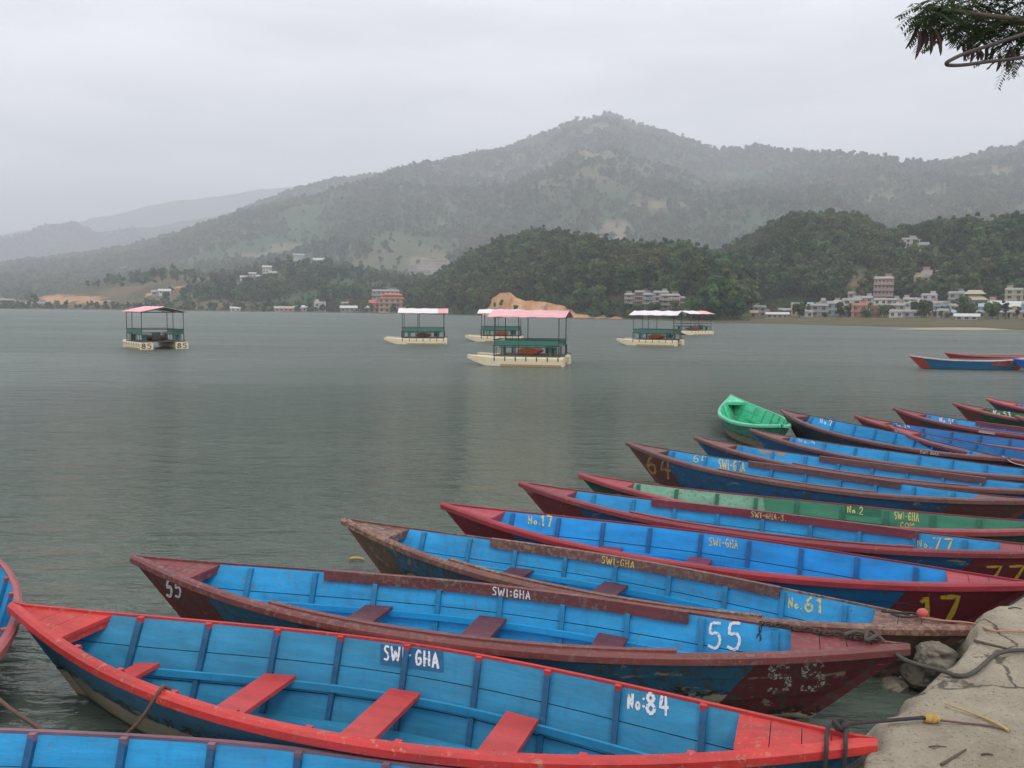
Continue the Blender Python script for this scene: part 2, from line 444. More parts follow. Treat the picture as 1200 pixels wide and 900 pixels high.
lowhill = Hill('grassy_hill', [(-260, 352), (-60, 352), (10, 352), (50, 346), (90, 336), (140, 327), (175, 322), (200, 319), (240, 323), (290, 331), (340, 345)],
               lambda az: shore(az) + 25, lambda az: shore(az) + 190, lambda az: shore(az) + 330, DRY, 'low brown grassy hill beyond the water at left', z0=0.6, nscale=90, namp=0.14, seed=5, na=240, tree_h=1)
lowhill.paint_scars([(60, 350, 14, 6), (78, 351, 16, 5), (98, 351, 14, 4.5), (114, 353, 10, 3), (180, 345, 6, 2), (210, 337, 5, 1.6)])
midhill = Hill('wooded_ridge', [(170, 350), (205, 333), (250, 322), (290, 316), (330, 306), (350, 302), (390, 305), (430, 318), (470, 325), (520, 325), (560, 335)],
               lambda az: shore(az) + 35, lambda az: shore(az) + 260, lambda az: shore(az) + 420, FOREST, 'low wooded ridge beyond the far shore', z0=0.8, nscale=80, namp=0.15, seed=6, na=260, tree_h=5)
wood1 = Hill('wooded_hill', [(462, 366), (475, 356), (490, 341), (510, 328), (530, 315), (560, 296), (600, 281), (640, 273), (680, 280), (720, 291), (760, 293), (800, 294), (840, 305), (880, 325)],
             lambda az: shore(az) + 6, lambda az: shore(az) + 165, lambda az: shore(az) + 300, FOREST, 'dark wooded hill above the orange earth cut', z0=0.3, nscale=55, namp=0.16, seed=7, na=300, tree_h=5.5, power=0.85)
wood2 = Hill('wooded_hill', [(780, 364), (800, 345), (812, 326), (830, 306), (860, 290), (880, 281), (905, 268), (930, 256), (965, 255), (1000, 259), (1025, 268), (1045, 277), (1065, 270), (1090, 268), (1120, 263),
                             (1160, 268), (1180, 262), (1200, 258), (1260, 250), (1400, 262), (1500, 290)],
             lambda az: shore(az) + 105, lambda az: shore(az) + 270, lambda az: shore(az) + 430, FOREST, 'dark wooded hill rising behind the lakeside village', z0=3.5, nscale=60, namp=0.16, seed=8, na=380, tree_h=5.5, power=0.9)
wood2.paint_scars([(962, 325, 7, 5), (1005, 330, 5, 6), (1100, 312, 14, 4), (880, 305, 8, 3), (1195, 312, 6, 3)])
wood1.paint_scars([(640, 308, 10, 2), (610, 320, 8, 1.5), (700, 305, 6, 2)])
cliff = Hill('earth_cliff', [(564, 369), (570, 359), (577, 349), (586, 343), (598, 342), (606, 349), (616, 353), (632, 354), (648, 355), (660, 358), (674, 362), (692, 366), (712, 367), (730, 371)],
             lambda az: shore(az) + 1.5, lambda az: shore(az) + 9, lambda az: shore(az) + 40, CLIFF, 'bare orange cut earth bank at the foot of the wooded hill', z0=0.2, nscale=4.5, namp=0.20, seed=9, na=320, nr=100, power=0.85, rid=0.6, gully=1.1, sharp=True)
cliff.paint_scars([(600, 352, 1.2, 3), (640, 360, 2.2, 2.4), (668, 362, 1.4, 2.0)])
# the flat sand spit at the right
sb = []
for k in np.linspace(0, 1, 40):
    px = 1010 + 330 * k
    a0, a1 = at(px, 387.5 - 1.0 * k, 0), at(px, 384.2 - 2.0 * k, 0)
    w = math.sin(math.pi * min(1, k * 2.2) / 2)
    row = []
    for j in np.linspace(0, 1, 9):
        p = a0 + (a1 - a0) * (0.5 + (j - 0.5) * w)
        row.append((p[0] + 2 * fbm(p[0] / 6, p[1] / 6, 3, 4), p[1], -0.08 + 0.3 * math.sin(math.pi * j) * w + 0.05 * float(fbm(p[0] / 3, p[1] / 3, 3, 8))))
    sb.append(row)
tag(MB().grid(sb).build('sandbar', plain('sand', (0.34, 0.30, 0.21), 0.95, 0.25, 0.4), smooth=True), 'pale sand spit lying in the shallows at right', None, None, 'structure')

# ------------------------------------------------------------------ water
tw = NT('lake_water'); tcw = tw.new('ShaderNodeTexCoord')
def wmap(sc, rz):
    m = tw.new('ShaderNodeMapping'); m.inputs['Scale'].default_value = sc; m.inputs['Rotation'].default_value = (0, 0, rz)
    tw.link(tcw.outputs['Object'], m.inputs['Vector']); return m.outputs['Vector']
w1 = tw.noise(wmap((0.9, 2.6, 1), R(12)), 1.3, 3, 0.5, 0.4)
w2 = tw.noise(wmap((1.4, 3.6, 1), R(-8)), 3.6, 3, 0.55, 0.3)
w4 = tw.noise(wmap((0.8, 2.1, 1), R(9)), 0.85, 3, 0.5, 0.3)
w3 = tw.noise(wmap((0.3, 0.9, 1), R(5)), 0.35, 2, 0.5)
gust = tw.ramp(tw.noise(wmap((0.35, 1.3, 1), R(-4)), 0.05, 4, 0.6), [(0.3, 0.35), (0.7, 1.0)])
dist = tw.new('ShaderNodeVectorMath', operation='LENGTH'); tw.link(tcw.outputs['Object'], dist.inputs[0])
calm = tw.math('MULTIPLY', tw.math('SUBTRACT', dist.outputs['Value'], 4.5), 0.13, True)     # sheltered between the moored boats
calm = tw.math('ADD', tw.math('MULTIPLY', calm, 0.9), 0.1)
hgt = tw.math('ADD', tw.math('ADD', tw.math('MULTIPLY', w1, 0.6), tw.math('MULTIPLY', w2, 0.35)), tw.math('ADD', tw.math('MULTIPLY', w3, 0.9), tw.math('MULTIPLY', w4, 1.7)))
hgt = tw.math('MULTIPLY', tw.math('MULTIPLY', hgt, gust), calm)
tw.bump(hgt, 1.0, 0.52)
wc = tw.mix(tw.noise(wmap((1, 1, 1), 0), 0.08, 4), (0.076, 0.105, 0.082), (0.100, 0.127, 0.102))
spw = tw.new('ShaderNodeSeparateXYZ'); tw.link(tcw.outputs['Object'], spw.inputs[0])
ruf = tw.math('ADD', 0.05, tw.math('MULTIPLY', tw.math('MULTIPLY', tw.math('SUBTRACT', spw.outputs['Y'], 9.0), 0.022, True), 0.29))   # wind ruffled open water, calmer by the bank
WATER = tw.out(wc, ruf, 0.5); tw.b.inputs['IOR'].default_value = 1.33

# ------------------------------------------------------------------ haze: one box of even, thin air round everything
th = bpy.data.materials.new('haze_air'); th.use_nodes = True
hn = th.node_tree.nodes; hn.remove(hn['Principled BSDF'])
pv = hn.new('ShaderNodeVolumePrincipled')
pv.inputs['Color'].default_value = (0.92, 0.955, 1.0, 1); pv.inputs['Density'].default_value = HAZE_DENSITY; pv.inputs['Anisotropy'].default_value = 0.2
th.node_tree.links.new(pv.outputs['Volume'], hn['Material Output'].inputs['Volume'])
HTOP = max(float(h_.Z.max()) for h_ in (mountain, far_a, far_b)) + 24
hz = MB().box((0, 2700, (HTOP - 4.5) / 2), (12000, 6300, HTOP + 4.5)).build('haze', th)
tag(hz, 'thin grey haze over the lake and hills', 'haze', None, 'stuff')

# ------------------------------------------------------------------ trees
def leaf_mat(name, dark, light, warm, patch=0.018, amt=0.75, glow=0.35):
    t = NT(name)
    i = t.new('ShaderNodeObjectInfo'); g = t.new('ShaderNodeNewGeometry')
    c = t.ramp(i.outputs['Random'], [(0.0, mul(dark, .8)), (0.45, dark), (0.8, light), (0.93, mul(light, 1.25)), (1.0, warm)])
    big = t.noise(g.outputs['Position'], patch, 4, 0.65)
    c = t.mix(t.ramp(big, [(0.45, 0.0), (0.68, amt)]), c, warm)
    fine = t.noise(g.outputs['Position'], 0.9, 3, 0.6)
    c = t.mix(fine, t.mix(1.0, c, (0.6, 0.6, 0.6), 'MULTIPLY'), t.mix(1.0, c, (1.45, 1.45, 1.4), 'MULTIPLY'))
    ms = t.new('ShaderNodeMixShader'); tl = t.new('ShaderNodeBsdfTranslucent'); ms.inputs[0].default_value = glow
    t.link(c, tl.inputs['Color']); t.link(t.b.outputs[0], ms.inputs[1]); t.link(tl.outputs[0], ms.inputs[2]); t.link(ms.outputs[0], t.n['Material Output'].inputs[0])
    return t.out(c, 0.75, 0.2)
LEAF = leaf_mat('leaf_green', (0.042, 0.088, 0.040), (0.095, 0.165, 0.064), (0.16, 0.155, 0.07))
LEAF_FAR = leaf_mat('leaf_far', (0.044, 0.090, 0.046), (0.10, 0.155, 0.070), (0.19, 0.17, 0.10), 0.0045, 0.9, 0.5)
BARK = plain('bark', (0.10, 0.08, 0.06), 0.9, 0.3, 8, 0.4)

def crown_mb(h, w, lobes, leaves, leaf, seed, base=0.22):
    r = np.random.default_rng(seed); mb = MB()
    for k in range(lobes):
        a = r.uniform(0, 2 * math.pi); q = r.uniform(0, 1) ** 0.6
        zc = h * r.uniform(base + 0.12, 0.86)
        wid = w * (1 - ((zc / h - 0.5) / 0.62) ** 2) ** 0.5 if abs(zc / h - 0.5) < 0.6 else w * 0.3
        c = np.array([math.cos(a) * q * wid * 0.62, math.sin(a) * q * wid * 0.62, zc])
        rad = w * r.uniform(0.26, 0.46)
        for j in range(leaves):
            d = r.normal(size=3); d /= np.linalg.norm(d)
            p = c + d * rad * r.uniform(0.6, 1.06) * np.array([1, 1, 0.8])
            n = d + r.normal(size=3) * 0.55; n /= np.linalg.norm(n)
            u = np.cross(n, r.normal(size=3)); u /= np.linalg.norm(u); v = np.cross(n, u)
            s = leaf * r.uniform(0.6, 1.35)
            mb.add([p + u * s + n * s * .15, p + v * s * 0.8, p - u * s * 0.9 + n * s * .2, p - v * s * 0.8], [(0, 1, 2, 3)], 0)
    return mb
def trunk_mb(h, w, seed):
    r = np.random.default_rng(seed); mb = MB()
    top = Vector((r.normal() * 0.05 * h, r.normal() * 0.05 * h, h * 0.62))
    mb.tube(smooth_path([(0, 0, -0.6), (0, 0, h * 0.15), top * 0.6 + Vector((0.02 * h, 0, 0)), top], 3), [h * 0.030] * 4 + [h * 0.022] * 3 + [h * 0.012] * 3, 6)
    for k in range(5):
        a = k * 1.26 + r.uniform(0, 1); s = top * r.uniform(0.45, 0.8); s = Vector((s.x, s.y, max(s.z, h * 0.2)))
        e = s + Vector((math.cos(a) * w * 0.6, math.sin(a) * w * 0.6, h * r.uniform(0.15, 0.3)))
        mb.tube([s, (s + e) / 2 + Vector((0, 0, -0.02 * h)), e], [h * 0.012, h * 0.009, h * 0.004], 5)
    return mb
def proto(name, mb, mats):
    o = mb.build(name, mats); C.objects.unlink(o); return o
def tree_proto(h, w, lobes, leaves, leaf, seed, mat):
    mb = crown_mb(h, w, lobes, leaves, leaf, seed)
    t = trunk_mb(h, w, seed); o = len(mb.v); mb.v += t.v; mb.f += [tuple(i + o for i in f) for f in t.f]; mb.m += [1] * len(t.f)
    return proto('tree_shape', mb, [mat, BARK])
NEAR = [tree_proto(6.5, 3.0, 12, 34, 0.42, 1, LEAF), tree_proto(7.5, 2.6, 12, 34, 0.40, 2, LEAF), tree_proto(5.0, 3.1, 10, 34, 0.42, 3, LEAF), tree_proto(8.5, 2.2, 11, 34, 0.38, 4, LEAF)]
FARP = [tree_proto(11, 6.0, 7, 14, 1.5, 11, LEAF_FAR), tree_proto(13, 5.2, 7, 14, 1.4, 12, LEAF_FAR), tree_proto(9, 6.5, 6, 14, 1.5, 13, LEAF_FAR)]

def scatter(name, pts, protos, smin, smax, seed, label):
    me = bpy.data.meshes.new(name); me.from_pydata([tuple(p) for p in pts], [], [])
    o = bpy.data.objects.new(name, me); C.objects.link(o)
    ng = bpy.data.node_groups.new(name, 'GeometryNodeTree')
    ng.interface.new_socket('Geometry', in_out='INPUT', socket_type='NodeSocketGeometry')
    ng.interface.new_socket('Geometry', in_out='OUTPUT', socket_type='NodeSocketGeometry')
    n, l = ng.nodes, ng.links
    gi, go = n.new('NodeGroupInput'), n.new('NodeGroupOutput')
    for p in protos:
        oi = n.new('GeometryNodeObjectInfo'); oi.inputs['Object'].default_value = p; oi.inputs['As Instance'].default_value = True
    join = n.new('GeometryNodeJoinGeometry')
    for q in [k for k in n if k.bl_idname == 'GeometryNodeObjectInfo']: l.new(q.outputs['Geometry'], join.inputs[0])
    ip = n.new('GeometryNodeInstanceOnPoints'); ip.inputs['Pick Instance'].default_value = True
    rv = n.new('FunctionNodeRandomValue'); rv.data_type = 'FLOAT_VECTOR'
    rv.inputs['Min'].default_value = (-0.06, -0.06, 0); rv.inputs['Max'].default_value = (0.06, 0.06, 6.283); 
    rs = n.new('FunctionNodeRandomValue'); rs.data_type = 'FLOAT'
    [s for s in rs.inputs if s.name == 'Min' and s.type == 'VALUE'][0].default_value = smin
    [s for s in rs.inputs if s.name == 'Max' and s.type == 'VALUE'][0].default_value = smax
    for q, sd in ((rv, seed), (rs, seed + 50)):
        [s for s in q.inputs if s.name == 'Seed'][0].default_value = sd
    l.new(gi.outputs[0], ip.inputs['Points']); l.new(join.outputs[0], ip.inputs['Instance'])
    l.new([s for s in rv.outputs if s.type == 'VECTOR'][0], ip.inputs['Rotation'])
    l.new([s for s in rs.outputs if s.type == 'VALUE'][0], ip.inputs['Scale'])
    l.new(ip.outputs[0], go.inputs[0])
    md = o.modifiers.new('woods', 'NODES'); md.node_group = ng
    tag(o, label, 'woodland', None, 'stuff')
    return o
def wood_points(hill, n, seed, kmax=1.25, gap=0.0, gscale=60.0, kmin=0.0, avoid=()):
    r = np.random.default_rng(seed)
    m = n * 3
    az = r.uniform(hill.az[0], hill.az[-1], m); k = r.uniform(kmin, kmax, m)
    F, Rc, B = (np.interp(az, hill.az, q) for q in (hill.F, hill.Rc, hill.B))
    rr = np.where(k <= 1, F + (Rc - F) * k, Rc + (B - Rc) * (k - 1))
    keep = r.uniform(0, 1, m) < rr / rr.max()
    x, y = rr * np.sin(az), rr * np.cos(az)
    keep &= fbm(x / gscale, y / gscale, 4, seed) > gap
    z = hill.height(az, rr); keep &= z > 0.3
    i = np.interp(az, hill.az, np.arange(len(hill.az))).round().astype(int); j = np.interp(k, hill.k, np.arange(len(hill.k))).round().astype(int)
    keep &= (hill.scar[i, j] < 0.45) | (r.uniform(0, 1, m) < 0.22)
    for (cx, cy, cr_, fr__) in CLEAR:
        a0, r0 = math.atan2(cx, cy), math.hypot(cx, cy)
        keep &= ~((np.abs(az - a0) * rr < cr_ + 1.5) & (rr > r0 - fr__ * cr_) & (rr < r0 + cr_))
    for (p0, p1, kk) in avoid:
        a0, a1 = azel(p0, 365)[0], azel(p1, 365)[0]
        keep &= ~((az > a0) & (az < a1) & (k < kk))
    q = np.where(keep)[0][:n]
    return np.stack([x, y, z - 0.15], 1)[q]
CLEAR = []
for hl, lst in ((wood2, [(1051, 276, 4.5), (1064, 292, 5), (1079, 294, 4.5), (1091, 328, 3.5)]), (midhill, [(286, 328, 5), (296, 324, 5), (304, 327, 5), (313, 320, 6), (320, 323, 5), (270, 330, 5)]), (lowhill, [(193, 345, 5), (184, 346, 5)]),
                (mountain, [(350, 304, 12), (374, 307, 12), (492, 325, 14), (500, 319, 14), (510, 316, 14), (520, 320, 14), (528, 316, 14)])):
    for x_, y_, r_ in lst:
        p_ = hl.hit(x_, y_)
        if p_ is not None: CLEAR.append((p_[0], p_[1], r_, 12 if hl is midhill else 5))
for x_, off, r_ in ((460, 22, 8), (445, 18, 6), (452, 46, 7), (741, 18, 3.5), (752, 20, 3.5), (763, 18, 3.5), (774, 20, 3.5), (785, 18, 3.5), (794, 20, 3), (406, 30, 5), (375, 12, 4), (418, 10, 9)):
    a_ = azel(x_, 368)[0]; d_ = float(shore(a_)) + off; CLEAR.append((d_ * math.sin(a_), d_ * math.cos(a_), r_, 5))
scatter('woodland', wood_points(cliff, 170, 28, 1.35, -2.0, 40, 0.99), NEAR, 0.3, 0.7, 10, 'bushes and trees overhanging the top of the orange earth cut')
scatter('woodland', wood_points(wood1, 2600, 21, 1.2, -0.6, avoid=[(583, 652, 0.055)]), NEAR, 0.45, 1.45, 1, 'dense dark woods covering the hill above the orange earth cut')
scatter('woodland', wood_points(wood2, 4200, 22, 1.15, -0.32, 35, 0.02), NEAR, 0.4, 1.4, 2, 'dense woods covering the hill behind the village')
scatter('woodland', wood_points(midhill, 1500, 23, 1.2, -0.06, 60), NEAR, 0.5, 1.4, 3, 'dark woods on the low ridge left of the hotel')
scatter('woodland', wood_points(midhill, 900, 29, 1.1, -2.0, 60), NEAR, 0.2, 0.55, 11, 'low bushes on the open slopes left of the hotel')
scatter('woodland', wood_points(lowhill, 260, 24, 1.2, 0.12, 45, 0.25), NEAR, 0.6, 1.2, 4, 'loose bushes and trees dotting the brown hill')
scatter('woodland', wood_points(mountain, 42000, 25, 1.1, -0.34, 160), FARP, 0.5, 1.2, 5, 'hazy forest covering the big mountain')
scatter('woodland', wood_points(mountain, 12000, 27, 1.05, -2.0, 160), FARP, 0.3, 0.75, 9, 'scattered small trees on the open slopes of the mountain')
scatter('woodland', wood_points(far_b, 5000, 26, 1.1, -0.3, 300), FARP, 0.8, 1.6, 6, 'forest on the pale ridge far left')
# low scrub on the flat shore
def shore_scrub(px0, px1, d0, d1, n, seed):
    r = np.random.default_rng(seed); P = []
    for _ in range(n):
        px = r.uniform(px0, px1); az = azel(px, 368)[0]; d = float(shore(az)) + r.uniform(d0, d1)
        P.append((d * math.sin(az), d * math.cos(az), float(ground_h(np.array(az), np.array(d))) - 0.3))
    return P
scatter('woodland', shore_scrub(-30, 560, 3, 45, 420, 31) + shore_scrub(690, 840, 3, 12, 60, 32), NEAR, 0.25, 0.8, 7, 'low scrub lining the far shore')
scatter('woodland', shore_scrub(800, 1260, 50, 122, 300, 33), NEAR, 0.2, 0.6, 8, 'bushes and small trees between the village houses')

# single trees one can tell apart
TREE_MESH = []
for i, (h, w, s) in enumerate([(6.5, 3.0, 41), (8.0, 2.7, 42), (5.2, 3.2, 43)]):
    cm = crown_mb(h, w, 14, 60, 0.34, s); tm_ = trunk_mb(h, w, s)
    a, b = cm.build('crown', LEAF), tm_.build('trunk', BARK)
    TREE_MESH.append((a.data, b.data)); bpy.data.objects.remove(a); bpy.data.objects.remove(b)
def ground_at(px, d):
    az = azel(px, 368)[0]
    z = float(ground_h(np.array(az), np.array(d)))
    for hl in (lowhill, midhill, wood1, wood2, cliff):
        z = max(z, float(hl.height(az, d)))
    return (d * math.sin(az), d * math.cos(az), z)
def tree(px, d, kind, sc, label, group=None):
    o = empty('tree', ground_at(px, d), label, 'tree', group, (0, 0, random.uniform(0, 6.28))); o.scale = (sc,) * 3
    for nm, me in zip(('crown', 'trunk'), TREE_MESH[kind]):
        c = bpy.data.objects.new(nm, me); C.objects.link(c); c.parent = o
sh = lambda px: float(shore(azel(px, 368)[0]))
tree(515, sh(515) + 8, 0, 1.5, 'tall dark bushy tree at the shore just right of the red and cream hotel')
tree(540, sh(540) + 6, 2, 1.2, 'squat dark tree at the shore left of the orange earth cut')
tree(478, sh(478) + 14, 1, 1.3, 'slender dark tree standing close beside the red and cream hotel')
tree(412, sh(412) + 12, 0, 1.1, 'round tree by the far shore between the low grey sheds and the orange house')
tree(395, sh(395) + 15, 2, 1.1, 'low wide tree next to the small orange house at the far shore')
tree(314, sh(314) + 10, 1, 1.0, 'lone dark tree on the far shore left of the small white house')
tree(580, sh(580) + 4.0, 2, 0.42, 'small dark bush clinging to the left end of the orange earth cut')
tree(588, sh(588) + 4.0, 0, 0.42, 'taller dark bush growing on the orange earth cut')
tree(604, sh(604) + 3.2, 2, 0.46, 'wide dark bush low on the orange earth cut')
tree(937, 233, 2, 0.75, 'bushy tree at the left of the village in front of the yellow house')
tree(1083, 229, 2, 0.85, 'wide bushy tree in front of the middle of the village')
tree(1128, 226, 0, 0.85, 'big round tree near the white shed at the right of the village')
tree(1163, 222, 2, 0.75, 'low dark tree beside the long white building at far right')
tree(907, 240, 0, 0.55, 'small round tree beside the pink house at the village edge')
tree(985, 236, 2, 0.45, 'small bush before the white and red houses of the village')

# ------------------------------------------------------------------ houses
_wm = {}
def wallm(col):
    if col not in _wm:
        t = NT('plaster'); v = t.coords((1, 1, 0.4))
        c = t.mix(t.noise(v, 0.8, 6, 0.7), mul(col, 0.72), mul(col, 1.1))
        _wm[col] = t.out(c, 0.85, 0.2)
    return _wm[col]
GLASS = plain('dark_window', (0.035, 0.04, 0.045), 0.25, 0.3, 2, 0, 0.5)
TANK = plain('water_tank', (0.02, 0.02, 0.022), 0.5)
WHITE, CREAM, PINK, RED, GREY, BLUE, YELL, BRICK, TAN = ((0.58, 0.575, 0.55), (0.52, 0.46, 0.35), (0.56, 0.33, 0.29), (0.50, 0.16, 0.10), (0.36, 0.37, 0.37), (0.34, 0.43, 0.52),
                                                       (0.62, 0.50, 0.24), (0.33, 0.19, 0.14), (0.45, 0.37, 0.29))
_win = {}
def win_mesh(w, h):
    k = (round(w, 2), round(h, 2))
    if k not in _win:
        mb = MB()
        mb.box((0, -0.02, 0), (w, 0.06, h), m=0)
        for sx in (-1, 1): mb.box((sx * (w / 2 + 0.03), -0.03, 0), (0.06, 0.1, h + 0.12), m=1)
        mb.box((0, -0.04, -h / 2 - 0.06), (w + 0.2, 0.14, 0.06), m=1); mb.box((0, -0.03, h / 2 + 0.03), (w, 0.1, 0.06), m=1)
        mb.box((0, -0.055, 0), (0.05, 0.02, h), m=1)
        o = mb.build('window', [GLASS, wallm(TAN)]); _win[k] = o.data; bpy.data.objects.remove(o)
    return _win[k]
V = 'houses of the lakeside village'
def house(px, d, w, storeys, col, label, roof='flat', depth=None, roofcol=None, trim=None, cols=None, yaw=0.0, base=None, sh_=2.35, cat='house', balcony=False, group=None):
    tint = random.uniform(.78, 1.1); col = tuple(round(min(.75, x * tint * random.uniform(.93, 1.07)), 2) for x in col)
    loc = base if base is not None else ground_at(px, d)
    az = math.atan2(loc[0], loc[1])
    o = empty('house', (loc[0], loc[1], loc[2] - 0.1), label, cat, group, (0, 0, -az + yaw))
    if group == V: w *= .66; sh_ *= .60 * random.uniform(.86, 1.2); yaw += random.uniform(-.25, .25); depth = depth and depth * .8
    depth = depth or w * 0.75; H = storeys * sh_; trim = trim or WHITE
    b = MB(); b.box((0, 0, H / 2 - 1.5), (w, depth, H + 3)); b.build('wall', wallm(col), o)
    s = MB()
    for k in range(1, storeys + (0 if roof == 'gable' else 1)):
        s.box((0, -0.12 if balcony else 0, k * sh_), (w + 0.5, depth + (1.5 if balcony and k < storeys else 0.5), 0.16))
    if s.v: s.build('floor_slab', wallm(trim), o)
    if balcony:
        for k in range(1, storeys):
            r = MB(); y = -depth / 2 - 0.75
            r.box((0, y, k * sh_ + 0.36 * sh_), (w + 0.4, 0.06, 0.08))
            for q in np.linspace(-w / 2, w / 2, int(w * 1.6)): r.box((q, y, k * sh_ + 0.2 * sh_), (0.07, 0.05, 0.3 * sh_))
            r.build('balcony_rail', wallm(roofcol or trim), o)
    if roof == 'gable':
        rf = MB(); e = 0.45; rh = depth * 0.22
        for sy in (-1, 1):
            rf.sweep([[(x, sy * (depth / 2 + e), H - 0.12), (x, sy * (depth / 2 + e), H - 0.02), (x, 0.0, H + rh + 0.08), (x, 0.0, H + rh - 0.02)] for x in (-w / 2 - e, w / 2 + e)])
        for sx in (-1, 1): rf.add([(sx * w / 2, -depth / 2, H), (sx * w / 2, depth / 2, H), (sx * w / 2, 0, H + rh)], [(0, 1, 2)])
        rf.build('roof', wallm(roofcol or BLUE), o)
    elif roof == 'tiers':
        for k, (f, z) in enumerate(((1.0, H), (0.72, H + 1.6))):
            rf = MB(); ww, dd = w * f / 2 + 0.8, depth * f / 2 + 0.8
            rf.sweep([[(-ww, -dd, z), (ww, -dd, z), (ww, dd, z), (-ww, dd, z)], [(-ww * 0.55, -dd * 0.55, z + 1.1), (ww * 0.55, -dd * 0.55, z + 1.1), (ww * 0.55, dd * 0.55, z + 1.1), (-ww * 0.55, dd * 0.55, z + 1.1)]])
            rf.build('roof', wallm(roofcol or RED), o)
        m = MB(); m.box((0, 0, H + 1.0), (w * 0.6, depth * 0.6, 1.9)); m.build('attic', wallm(col), o)
    else:
        p = MB()
        for a, q in (((0, -depth / 2 + 0.06), (w - 0.1, 0.12)), ((0, depth / 2 - 0.06), (w - 0.1, 0.12)), ((-w / 2 + 0.06, 0), (0.12, depth - 0.26)), ((w / 2 - 0.06, 0), (0.12, depth - 0.26))):
            p.box((a[0], a[1], H + 0.08 + .16 * sh_), (q[0], q[1], .27 * sh_))
        p.build('parapet', wallm(trim), o)
        if w > 3.4:
            sx = random.choice((-1, 1)); m = MB(); m.box((sx * w * 0.24, depth * 0.12, H + .42 * sh_), (w * 0.34, depth * 0.4, .8 * sh_)); m.box((sx * w * 0.24, depth * 0.12, H + .85 * sh_), (w * 0.40, depth * 0.48, 0.1)); m.build('roof_room', wallm(col), o)
            t = MB(); t.tube([(-sx * w * 0.28, 0.3, H + 0.08), (-sx * w * 0.28, 0.3, H + .45 * sh_), (-sx * w * 0.28, 0.3, H + .55 * sh_)], [.2 * sh_, .2 * sh_, .08 * sh_], 10); t.build('water_tank', TANK, o)
    n = cols or max(2, int(w / 2.1)); ws = w / n * 0.40; wh = min(1.15, sh_ * .46)
    for k in range(storeys):
        for q in range(n):
            for sy, yy in ((1, -depth / 2),):
                wo = bpy.data.objects.new('window', win_mesh(ws, wh)); C.objects.link(wo); wo.parent = o
                wo.location = (-w / 2 + (q + 0.5) * w / n, yy, k * sh_ + sh_ * .54)
        for sx in (-1, 1):
            wo = bpy.data.objects.new('window', win_mesh(min(.9, w * .15), wh)); C.objects.link(wo); wo.parent = o
            wo.location = (sx * w / 2, 0, k * sh_ + sh_ * .54); wo.rotation_euler = (0, 0, sx * math.pi / 2)
    return o
# front row by the grass, then the rows behind, left to right
house(879, 236, 5.0, 1, PINK, 'small pink house at the left end of the village', 'gable', roofcol=TAN, group=V)
house(869, 240, 2.6, 1, WHITE, 'tiny white hut left of the small pink house', group=V)
house(898, 250, 5.5, 1, WHITE, 'white flat roofed house behind the small pink house', group=V, trim=GREY)
house(911, 226, 7.5, 1, CREAM, 'long low cream wall like shed at the shore below the white houses', 'gable', depth=2.5, roofcol=WHITE, sh_=1.7, cols=4, group=V)
house(934, 255, 5.0, 2, YELL, 'pale yellow house behind a bushy tree', group=V, roofcol=BRICK)
house(960, 242, 6.5, 2, GREY, 'grey two storey house with a gap in its row, left of the white block', group=V)
house(976, 250, 5.0, 2, BLUE, 'blue grey house just left of the white block', group=V)
house(998, 262, 8.0, 3, WHITE, 'wide white three storey block left of the tall banded building', group=V)
house(993, 238, 4.0, 1, WHITE, 'white cottage in front of the wide white block', 'gable', roofcol=BLUE, group=V)
house(1007, 232, 5.5, 2, (0.60, 0.24, 0.18), 'coral red two storey house facing the water', group=V, trim=PINK)
house(1026, 234, 3.8, 2, (0.46, 0.20, 0.09), 'deep orange red house beside the coral one', group=V, trim=BRICK)
house(1034, 285, 8.0, 5, PINK, 'tall banded five storey building rising over the village', trim=WHITE, balcony=True, cols=5, group=V, cat='apartment block', sh_=3.3)
house(1031, 258, 5.0, 3, WHITE, 'narrow white house in front of the tall banded building', group=V)
house(1040, 240, 4.2, 1, CREAM, 'small cream house right of the deep orange house', group=V)
house(1052, 250, 5.2, 2, GREY, 'grey concrete house with white slabs right of the tall building', group=V)
house(1050, 232, 4.6, 1, WHITE, 'white cottage with dark doors by the village green', group=V)
house(1066, 272, 6.0, 3, TAN, 'tan three storey house in the middle row right of the tall building', balcony=True, group=V)
house(1068, 234, 5.5, 1, WHITE, 'long white single storey house beside the wide bushy tree', group=V)
house(1078, 292, 6.5, 4, YELL, 'mustard four storey house near the trees at the top of the village', group=V, trim=CREAM)
house(1090, 262, 5.0, 2, BLUE, 'pale blue house behind the wide bushy tree', 'gable', roofcol=BRICK, group=V)
house(1093, 240, 4.0, 1, PINK, 'small salmon house right of the wide bushy tree', group=V)
house(1103, 252, 6.0, 2, GREY, 'grey house with a bluish upper floor', group=V, trim=BLUE)
house(1105, 230, 4.0, 1, WHITE, 'bright white hut at the edge of the village green', group=V)
house(1120, 280, 6.5, 2, GREY, 'weathered grey house high behind the big round tree', group=V)
house(1141, 268, 8.0, 3, TAN, 'big tan house with a stepped roof right of the big round tree', 'tiers', roofcol=CREAM, group=V)
house(1140, 250, 7.0, 1, BRICK, 'low brick house under the tan stepped roof house', 'gable', roofcol=BRICK, group=V)
house(1133, 214, 6.6, 1, WHITE, 'white flat boathouse standing alone by the water', 'gable', depth=3, roofcol=WHITE, sh_=1.5, cols=3, group=V)
house(1184, 238, 12.0, 2, WHITE, 'long bright white building with a slanting roof at the far right', 'gable', roofcol=WHITE, group=V)
house(1160, 252, 7.0, 2, BLUE, 'blue roofed house left of the long white building', 'gable', roofcol=BLUE, group=V)
house(1187, 275, 6.5, 3, CREAM, 'cream three storey house behind the long white building', group=V)
house(1212, 232, 8.0, 2, BLUE, 'grey blue house cut by the right edge of the view', group=V)
